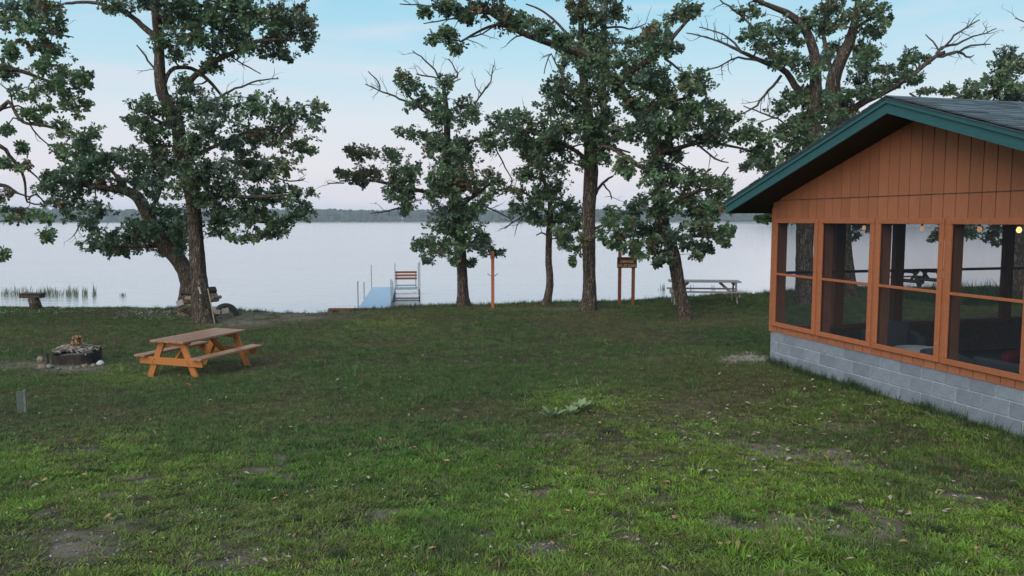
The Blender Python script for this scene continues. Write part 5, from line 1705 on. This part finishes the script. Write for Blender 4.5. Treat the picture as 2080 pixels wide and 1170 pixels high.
# J: the thick trunk beyond, main stem
NL += oak('great forked oak above the pavilion ridge with one long bare limb to the right', 27.5,
    [(1718, 604, 60), (1716, 580, 46), (1712, 500, 34), (1706, 400, 36), (1700, 300, 32), (1694, 220, 28), (1693, 165, 26), (1706, 125, 23), (1724, 87, 20), (1738, 40, 15), (1745, -10, 11), (1750, -60, 7)],
    [(-0.8, [(1696, 240, 18), (1732, 220, 15), (1770, 200, 13), (1803, 183, 12), (1835, 165, 10), (1862, 145, 9), (1902, 114, 8), (1920, 106, 7)]), (0.6, [(1694, 170, 12), (1680, 110, 9), (1672, 60, 7), (1680, 10, 4)]), (0.6, [(1735, 60, 8), (1765, 40, 6), (1795, 30, 3)])],
    [(0.2, [(1905, 113, 7), (1945, 106, 6), (1965, 116, 4), (1978, 112, 2)]), (0.3, [(1905, 112, 6), (1910, 100, 6), (1945, 90, 5), (1965, 78, 4), (1990, 72, 3), (2024, 58, 2)]), (-0.3, [(1912, 100, 4), (1940, 70, 4), (1965, 55, 3), (1990, 40, 2)]),
     (0.3, [(1908, 104, 4), (1895, 85, 3), (1880, 70, 2)]), (-0.2, [(1945, 106, 5), (1975, 92, 4), (2012, 90, 2)]), (0.2, [(1850, 190, 4), (1868, 200, 3)])],
    [(1673, 24, 26, 22), (1695, 6, 30, 22, 'o'), (1673, 60, 22, 20), (1713, 36, 26, 22), (1752, 22, 26, 22), (1784, 20, 22, 20), (1802, 38, 16, 14), (1772, 56, 22, 16), (1788, 68, 14, 12), (1752, 92, 24, 18), (1693, 92, 22, 20), (1673, 116, 20, 18),
     (1764, 124, 22, 18), (1740, 128, 22, 18), (1772, 102, 18, 14), (1744, 155, 26, 18), (1695, 190, 32, 22), (1710, 214, 34, 22), (1730, 190, 26, 18), (1792, 136, 18, 10), (1811, 145, 20, 12), (1850, 108, 20, 14), (1867, 118, 16, 12), (1846, 128, 20, 10),
     (1772, 184, 28, 16), (1811, 167, 28, 14), (1850, 165, 24, 14), (1882, 186, 16, 9), (1835, 150, 20, 10), (1660, 250, 40, 24), (1720, 250, 40, 30), (1740, -30, 70, 30), (1670, 400, 60, 40), (1740, 420, 60, 40), (1700, 330, 60, 40), (1760, 340, 50, 40), (1780, 450, 30, 12),
     (1728, 480, 18, 9), (1740, 455, 34, 14)],
    seed=19, dens=0.95)
# K: rounded one at the right edge
NL += oak('round topped oak showing above the roof at the right edge', 25.0,
    [(2066, 635, 46), (2062, 560, 40), (2058, 460, 36), (2055, 360, 30), (2050, 260, 24), (2048, 190, 14), (2042, 140, 8)],
    [(0.8, [(2052, 270, 12), (2000, 220, 8), (1950, 195, 5), (1920, 188, 3)]), (-0.8, [(2052, 260, 10), (2090, 200, 7), (2110, 150, 4)])],
    [(0.5, [(2095, 50, 3), (2070, 40, 2), (2062, 38, 2)])],
    [(2039, 106, 20, 16), (2024, 128, 20, 14), (2063, 126, 22, 18), (2037, 148, 24, 16), (2008, 172, 26, 14), (2047, 172, 28, 18), (1968, 178, 22, 12), (1930, 184, 22, 9), (1962, 200, 30, 12), (2020, 198, 34, 14), (2067, 198, 28, 20), (2095, 150, 30, 30),
     (2110, 200, 30, 30), (2050, 240, 50, 26), (1990, 230, 50, 20), (2080, 300, 60, 40), (2010, 300, 60, 40), (1960, 470, 40, 16), (2010, 475, 40, 20), (2030, 400, 60, 40), (1940, 420, 50, 30), (1905, 480, 12, 8)],
    seed=20, dens=0.95)
print('leaves', NL)

# ------------------------------------------------------------------ grass, as instanced tufts
def blade_tuft(name, n, h, w, spread, lean, seed, segs=2):
    rg = random.Random(seed)
    V, Fc = [], []
    for _ in range(n):
        a = rg.uniform(0, 6.28)
        r = spread * math.sqrt(rg.random())
        b0 = Vector((r * math.cos(a), r * math.sin(a), -0.01))
        da = a + rg.uniform(-1.2, 1.2)
        ln = lean * rg.uniform(0.3, 1.2)
        hh = h * rg.uniform(0.55, 1.15)
        d = Vector((math.cos(da) * ln, math.sin(da) * ln, 1)).normalized()
        sd_ = Vector((-math.sin(da + rg.uniform(-.8, .8)), math.cos(da), 0)).normalized() * w * rg.uniform(0.6, 1.2) / 2
        p1 = b0 + d * hh * 0.55
        d2 = Vector((d.x * 1.9, d.y * 1.9, d.z * 0.75)).normalized()
        p2 = p1 + d2 * hh * 0.5
        i = len(V)
        V += [b0 - sd_, b0 + sd_, p1 + sd_ * 0.9, p1 - sd_ * 0.9, p2]
        Fc += [(i, i + 1, i + 2, i + 3), (i + 3, i + 2, i + 4)]
    me = raw_mesh(name, V, Fc)
    me.materials.append(M['grass'])
    return bpy.data.objects.new(name, me)
gcol_c = bpy.data.collections.new('grass_kinds')
kinds = [blade_tuft('a_fine_tuft', 14, 0.055, 0.0045, 0.05, 0.7, 1), blade_tuft('b_fine_tuft', 12, 0.075, 0.0045, 0.05, 0.6, 2),
         blade_tuft('c_broad_tuft', 11, 0.075, 0.011, 0.035, 1.5, 3), blade_tuft('d_broad_tuft', 12, 0.06, 0.009, 0.05, 1.8, 4),
         blade_tuft('e_tall_tuft', 12, 0.22, 0.007, 0.05, 0.35, 5), blade_tuft('f_clump_tuft', 46, 0.10, 0.0035, 0.03, 0.8, 6), blade_tuft('g_weed_tuft', 9, 0.055, 0.026, 0.015, 2.2, 7)]
for o in kinds:
    gcol_c.objects.link(o)

def scatter(name, pts, col, kind, scale, label):
    n = len(pts)
    me = bpy.data.meshes.new(name)
    me.vertices.add(n)
    me.vertices.foreach_set('co', pts.astype(np.float32).ravel())
    def at(nm, ty, key, v):
        a = me.attributes.new(nm, ty, 'POINT')
        a.data.foreach_set(key, v.ravel())
    rs = np.random.RandomState(n % 1000)
    rot = np.stack([rs.uniform(-0.15, 0.15, n), rs.uniform(-0.15, 0.15, n), rs.uniform(0, 6.28, n)], -1)
    at('gcol', 'FLOAT_VECTOR', 'vector', col.astype(np.float32))
    at('rot', 'FLOAT_VECTOR', 'vector', rot.astype(np.float32))
    at('scl', 'FLOAT', 'value', scale.astype(np.float32))
    at('kindi', 'INT', 'value', kind.astype(np.int32))
    me.update()
    o = link(name, me)
    ng = bpy.data.node_groups.new(name, 'GeometryNodeTree')
    ng.interface.new_socket('Geometry', in_out='INPUT', socket_type='NodeSocketGeometry')
    ng.interface.new_socket('Geometry', in_out='OUTPUT', socket_type='NodeSocketGeometry')
    nd = ng.nodes
    gi, go = nd.new('NodeGroupInput'), nd.new('NodeGroupOutput')
    ci = nd.new('GeometryNodeCollectionInfo')
    ci.inputs[0].default_value = gcol_c
    ci.inputs[1].default_value = True
    ci.inputs[2].default_value = True
    iop = nd.new('GeometryNodeInstanceOnPoints')
    iop.inputs['Pick Instance'].default_value = True
    def na(nm, ty):
        a = nd.new('GeometryNodeInputNamedAttribute')
        a.data_type = ty
        a.inputs[0].default_value = nm
        return a.outputs[0]
    mp = nd.new('GeometryNodeMeshToPoints')
    ng.links.new(gi.outputs[0], mp.inputs[0])
    ng.links.new(mp.outputs[0], iop.inputs['Points'])
    ng.links.new(ci.outputs[0], iop.inputs['Instance'])
    ng.links.new(na('kindi', 'INT'), iop.inputs['Instance Index'])
    er = nd.new('FunctionNodeEulerToRotation')
    ng.links.new(na('rot', 'FLOAT_VECTOR'), er.inputs[0])
    ng.links.new(er.outputs[0], iop.inputs['Rotation'])
    ng.links.new(na('scl', 'FLOAT'), iop.inputs['Scale'])
    ng.links.new(iop.outputs[0], go.inputs[0])
    md = o.modifiers.new('scatter', 'NODES')
    md.node_group = ng
    tag(o, label, 'grass', None, 'stuff')
    return o

rs = np.random.RandomState(21)
def sample(y0, y1, n, xpad=1.5):
    y = np.sqrt(rs.uniform(y0 * y0, y1 * y1, n))
    x = rs.uniform(-1, 1, n) * (0.70 * y + xpad)
    return x, y
def inside_b(x, y, m=0.0):
    rx, ry = x - C0.x, y - C0.y
    k = rx * WDIR.y - ry * WDIR.x
    s = -(rx * WDIR.x + ry * WDIR.y)
    return (k > -m) & (k < BLEN + m) & (s > -m) & (s < BWID + m)
def lawn(y0, y1, n, scl, name, label):
    x, y = sample(y0, y1, n)
    z = ground(x, y)
    ba, lu, dr, de = zones(x, y, z)
    cl_ = fnoise(x, y, 0.32, 91, 3)
    keep = (rs.rand(n) > ba * 0.80) & (rs.rand(n) < 0.30 + 1.1 * sstep(0.36, 0.56, cl_)) & ~inside_b(x, y) & (z > 0.1) & (rs.rand(n) > dr * 0.35) & (y < np.interp(x, _cx, _cy) + 1.4)
    x, y, z, ba, lu, dr, de = [q[keep] for q in (x, y, z, ba, lu, dr, de)]
    n = len(x)
    r1 = rs.rand(n)
    c = np.tile(np.array([0.112, 0.164, 0.060]), (n, 1))
    c = lerp(c, np.array([0.215, 0.345, 0.045]), lu * rs.uniform(0.35, 1.0, n))
    c = lerp(c, np.array([0.050, 0.125, 0.042]), de * 0.8)
    c = lerp(c, np.array([0.175, 0.145, 0.080]), dr * rs.uniform(0.3, 0.9, n))
    dead_ = rs.rand(n) < 0.10 + 0.18 * ba
    c[dead_] = np.array([0.21, 0.165, 0.10])
    c *= rs.uniform(0.55, 1.5, (n, 1)) * (1 + rs.uniform(-0.12, 0.12, (n, 3)))
    kd = np.where(rs.rand(n) < 0.5, 0, 1)
    br = rs.rand(n) < lu * 0.75
    kd[br] = np.where(rs.rand(br.sum()) < 0.5, 2, 3)
    tall = rs.rand(n) < 0.0007
    kd[tall] = 4
    wd_ = rs.rand(n) < 0.05 * sstep(0.45, 0.6, fnoise(x, y, 0.9, 123))
    kd[wd_] = 6
    sc_ = scl * np.where(kd >= 2, 1.25, 1.0) * rs.uniform(0.7, 1.3, n) * (1 - 0.35 * dr) * (0.8 + 0.5 * fnoise(x, y, 1.3, 60))
    return scatter(name, np.stack([x, y, z], -1), c, kd, sc_, label)
lawn(4.6, 9.0, 66000, 0.86, 'lawn_grass', 'coarse yellow green lawn grass nearest the camera')
lawn(9.0, 15.5, 84000, 0.92, 'lawn_grass', 'duller short grass over the middle of the lawn')
lawn(15.5, 31.0, 90000, 1.15, 'lawn_grass', 'dark green grass sloping to the lake bank')

# dark wiry clumps on the near lawn, tall fringe on the bank, weeds round the base wall
def place(lst):
    return np.array([Gpx(a, b_)[:] for a, b_ in lst])
cl = [(623, 988), (721, 985), (765, 982), (840, 903), (1202, 905), (695, 940), (690, 1135), (1240, 880), (950, 1010), (600, 1060), (1330, 1000), (1500, 1060), (1700, 1040), (180, 960), (330, 1080), (1900, 1080), (1425, 965), (1040, 960)]
cp = place(cl)
pts = np.repeat(cp, 9, 0) + rs.normal(size=(len(cp) * 9, 3)) * np.array([0.045, 0.045, 0])
pts[:, 2] = ground(pts[:, 0], pts[:, 1])
scatter('wiry_clumps', pts, np.tile([0.055, 0.08, 0.045], (len(pts), 1)) * rs.uniform(0.7, 1.3, (len(pts), 1)), np.full(len(pts), 5), rs.uniform(0.45, 0.8, len(pts)), 'dark wiry grass clumps dotted over the near lawn')
n = 5200
x = rs.uniform(-23, 16, n)
yc_ = np.interp(x, _cx, _cy)
y = yc_ + rs.normal(size=n) * 0.45 + 0.25
keep = rs.rand(n) < 0.25 + 0.9 * sstep(0.35, 0.6, fnoise(x, y, 1.5, 77))
pxx, pyy = pix(x, y, ground(x, y))
keep &= ~((pxx > 560) & (pxx < 660) & (rs.rand(n) < 0.6))
x, y = x[keep], y[keep]
n = len(x)
z = ground(x, y)
pxx, pyy = pix(x, y, z)
c = np.tile(np.array([0.055, 0.095, 0.045]), (n, 1)) * rs.uniform(0.6, 1.4, (n, 1))
c[rs.rand(n) < 0.12] = [0.17, 0.15, 0.09]
sc_ = rs.uniform(0.3, 0.95, n) * np.where(pxx > 1480, 1.35, 1.0) * np.where(pxx < 340, 0.7, 1.0)
scatter('bank_grass', np.stack([x, y, z], -1), c, np.full(n, 4), sc_, 'uneven taller grass fringing the top of the bank against the water')
# along the base wall
n = 900
s = rs.uniform(0, BWID, n)
kk = -np.abs(rs.normal(size=n)) * 0.10 - 0.02
x = C0.x + WDIR.y * kk - WDIR.x * s
y = C0.y - WDIR.x * kk - WDIR.y * s
z = ground(x, y)
keep = rs.rand(n) < 0.3 + 0.7 * sstep(0.4, 0.6, vnoise(s, s * 0, 0.5))
x, y, z = x[keep], y[keep], z[keep]
scatter('wall_weeds', np.stack([x, y, z], -1), np.tile([0.05, 0.09, 0.04], (len(x), 1)) * rs.uniform(0.6, 1.5, (len(x), 1)), np.where(rs.rand(len(x)) < 0.4, 4, 1), rs.uniform(0.35, 1.1, len(x)), 'grass and weeds growing along the foot of the block wall')
# weeds behind the pavilion, seen through the last panel
n = 420
x = rs.uniform(13.5, 19.5, n); y = rs.uniform(24.5, 27.5, n)
z = ground(x, y)
scatter('tall_weeds', np.stack([x, y, z], -1), np.tile([0.06, 0.10, 0.05], (n, 1)) * rs.uniform(0.6, 1.5, (n, 1)), np.full(n, 4), rs.uniform(1.5, 3.6, n), 'tall wispy weeds on the bank beyond the pavilion')

# ------------------------------------------------------------------ reeds in the shallows
def reeds():
    m = plain('reed_green', (0.055, 0.085, 0.045), 0.8, 0, 0.3, 3, 0)
    V, Fc = [], []
    rg = random.Random(31)
    def reed(px, py, hpx):
        p = PZ(px, py, 0.0)
        h = hpx * p.y / F
        l = rg.uniform(-0.25, 0.25) * h
        w_ = rg.uniform(0.008, 0.016)
        i = len(V)
        V.extend([(p.x - w_, p.y, -0.3), (p.x + w_, p.y, -0.3), (p.x + w_ * 0.8 + l * 0.4, p.y, h * 0.6), (p.x - w_ * 0.8 + l * 0.4, p.y, h * 0.6), (p.x + l, p.y + 0.01, h)])
        Fc.extend([(i, i + 1, i + 2, i + 3), (i + 3, i + 2, i + 4)])
    for _ in range(430):
        c = rg.choice([(8, 12), (30, 10), (45, 14), (60, 14), (85, 12), (97, 10), (108, 14), (118, 10), (135, 8), (143, 6), (155, 4), (172, 5), (192, 3)])
        px = rg.gauss(c[0], c[1] * 0.6)
        py = rg.gauss(600 if px > 60 else 601, 3.2)
        reed(px, py, rg.uniform(5, 24) * rg.uniform(0.6, 1))
    for _ in range(16):
        reed(rg.gauss(249, 3), 602, rg.uniform(5, 9))
    for _ in range(26):
        reed(rg.choice([1345, 1348, 1404, 1450]) + rg.gauss(0, 3), 590, rg.uniform(6, 18))
    me = raw_mesh('reeds', V, Fc)
    tag(link('reeds', me, m), 'sparse green reeds standing in the shallow water at the left', 'reeds', None, 'stuff')
reeds()

# ------------------------------------------------------------------ little things on the lawn
def mullein(px, py, size, label):
    p = Gpx(px, py)
    rg = random.Random(int(px))
    r = empty('mullein_plant', p, rg.uniform(0, 6), label, 'plant', 'mullein rosettes on the lawn')
    n = 11
    for i in range(n):
        a = i * 2.4 + rg.uniform(-.2, .2)
        el = 0.75 + 0.6 * i / n
        l = size * rg.uniform(0.8, 1.1)
        V, Fc = [], []
        segs = 6
        for k in range(segs + 1):
            t = k / segs
            w_ = 0.30 * l * math.sin(PI * (0.08 + 0.88 * t)) ** 0.8 * (1 if t < 0.98 else 0.2)
            rr = l * t * math.cos(el) * (1 + 0.3 * t)
            zz = l * t * math.sin(el) * (1.05 - 0.35 * t)
            for q in (-1, 0, 1):
                V.append((rr * math.cos(a) - q * w_ / 2 * math.sin(a), rr * math.sin(a) + q * w_ / 2 * math.cos(a), zz + (0.02 * l if q else -0.03 * l) * (1 - t)))
        for k in range(segs):
            for q in range(2):
                b0 = k * 3 + q
                Fc.append((b0, b0 + 1, b0 + 4, b0 + 3))
        link('leaf', raw_mesh('leaf', V, Fc, True), M['mullein'], r)
mullein(1119, 852, 0.25, 'pale mullein rosette nearest, at the left of the trio on the lawn')
mullein(1162, 845, 0.20, 'smallest pale mullein rosette, middle of the trio on the lawn')
mullein(1181, 838, 0.28, 'largest upright mullein rosette, farthest of the trio on the lawn')

def flowers():
    rg = random.Random(41)
    t = MB()
    def fl(px, py, h=0.05, r=0.012):
        p = Gpx(px, py)
        p.z += h
        a = rg.uniform(0, 6)
        n = Vector((rg.uniform(-.4, .4), -0.6, 1)).normalized()
        u = n.cross(Vector((math.cos(a), math.sin(a), 0))).normalized() * r
        v = n.cross(u).normalized() * r
        t.add([p + u, p + v, p - u, p - v], [(0, 1, 2, 3)])
    for _ in range(420):
        fl(rg.gauss(305, 42), min(656, max(627, rg.gauss(638, 7))), 0.07, rg.uniform(0.007, 0.013))
    for _ in range(60):
        fl(rg.uniform(0, 200), rg.uniform(629, 640), 0.06, 0.014)
    for (cx, cy, sx, sy, k) in ((1160, 795, 16, 10, 26), (1215, 790, 5, 8, 10), (1205, 828, 20, 9, 22), (1260, 822, 14, 6, 16), (1400, 690, 40, 10, 14), (2000, 660, 30, 10, 1)):
        for _ in range(k):
            fl(rg.gauss(cx, sx), rg.gauss(cy, sy), rg.uniform(0.05, 0.12), 0.006)
    for _ in range(110):
        fl(rg.uniform(0, 2080), rg.uniform(650, 1160), 0.04, 0.007)
    o = t.build('white_flowers', M['flower'])
    tag(o, 'tiny white flowers, densest left of the oak trunk', 'flowers', None, 'stuff')
flowers()

def litter():
    rg = random.Random(51)
    t = MB()
    t2 = MB()
    def lf(px, py, mb, sz):
        p = Gpx(px, py)
        if inside_b(np.array(p.x), np.array(p.y), 0.05): return
        p.z += rg.uniform(0.015, 0.05)
        a = rg.uniform(0, 6.28)
        d = Vector((math.cos(a), math.sin(a), rg.uniform(-.3, .5))).normalized()
        s_ = d.cross(Vector((rg.uniform(-.4, .4), rg.uniform(-.4, .4), 1))).normalized()
        up = s_.cross(d)
        V = [p - d * sz, p + s_ * sz * .3 - d * sz * .3 + up * sz * .3, p + s_ * sz * .5 + d * sz * .4 + up * sz * .35, p + d * sz + up * sz * .3,
             p - s_ * sz * .5 + d * sz * .4 + up * sz * .35, p - s_ * sz * .3 - d * sz * .3 + up * sz * .3, p + d * sz * .3]
        mb.add(V, [(0, 1, 6), (1, 2, 6), (2, 3, 6), (3, 4, 6), (4, 5, 6), (5, 0, 6)])
    for _ in range(330):
        py = 640 + 520 * rg.random() ** 1.2
        lf(rg.uniform(0, 2080), py, t, rg.uniform(0.014, 0.042))
    for _ in range(120):
        lf(rg.gauss(1560, 160), rg.gauss(880, 50), t, rg.uniform(0.02, 0.05))
    for _ in range(90):
        lf(rg.uniform(0, 2080), rg.uniform(800, 1160), t2, rg.uniform(0.02, 0.045))
    tag(t.build('fallen_leaves', M['fallen']), 'pale curled fallen oak leaves scattered over the lawn', 'leaf litter', None, 'stuff')
    tag(t2.build('brown_leaves', M['dry']), 'brown fallen leaves lying in the near grass', 'leaf litter', None, 'stuff')
    tw_ = MB()
    for _ in range(240):
        p = Gpx(rg.uniform(0, 2080), 660 + 500 * rg.random())
        if inside_b(np.array(p.x), np.array(p.y), 0.05): continue
        a, l = rg.uniform(0, 6.28), rg.uniform(0.04, 0.14)
        d = Vector((math.cos(a) * l, math.sin(a) * l, rg.uniform(-.01, .02)))
        p.z += 0.02
        tw_.tube([p - d, p + Vector((rg.uniform(-.01, .01), rg.uniform(-.01, .01), .005)), p + d], [0.003, 0.004, 0.002], 4)
    tag(tw_.build('fallen_twigs', M['dead']), 'short dead twigs lying in the grass', 'twigs', None, 'stuff')
    pb = MB()
    for (cx, cy, sx, sy, k) in ((130, 1110, 90, 22, 90), (470, 1130, 80, 20, 80), (1120, 1110, 80, 16, 70), (640, 995, 50, 9, 40), (1560, 890, 120, 26, 80), (550, 645, 70, 6, 70), (90, 745, 60, 5, 60), (1960, 1010, 90, 30, 40)):
        for _ in range(k):
            p = Gpx(rg.gauss(cx, sx), rg.gauss(cy, sy))
            if inside_b(np.array(p.x), np.array(p.y), 0.02): continue
            r = rg.uniform(0.004, 0.014)
            V = [p + Vector((math.cos(q) * r, math.sin(q) * r, 0)) for q in (0, 1.3, 2.5, 3.9, 5.1)] + [p + Vector((0, 0, r * 0.9))]
            pb.add(V, [(0, 1, 5), (1, 2, 5), (2, 3, 5), (3, 4, 5), (4, 0, 5)])
    tag(pb.build('pebbles', M['gravel']), 'small pebbles sprinkled over the bare soil patches', 'pebbles', None, 'stuff')
    t3 = MB()
    lf(382, 786, t3, 0.10); lf(379, 787, t3, 0.07)
    tag(t3.build('fallen_leaf', M['orange_leaf']), 'single orange fallen leaf in front of the orange picnic table', 'leaf')
    # pebbles by the wall corner
    g_ = MB()
    for _ in range(700):
        px, py = rg.gauss(1515, 24), rg.gauss(729, 5)
        p = Gpx(px, py)
        if inside_b(np.array(p.x), np.array(p.y), 0.02): continue
        r = rg.uniform(0.012, 0.03)
        V = [p + Vector((math.cos(q) * r, math.sin(q) * r, 0)) for q in (0, 1.3, 2.5, 3.9, 5.1)] + [p + Vector((0, 0, r * 0.9))]
        g_.add(V, [(0, 1, 5), (1, 2, 5), (2, 3, 5), (3, 4, 5), (4, 0, 5)])
    tag(g_.build('gravel_patch', M['gravel']), 'pale gravel patch beside the lake corner of the block wall', 'gravel', None, 'stuff')
litter()
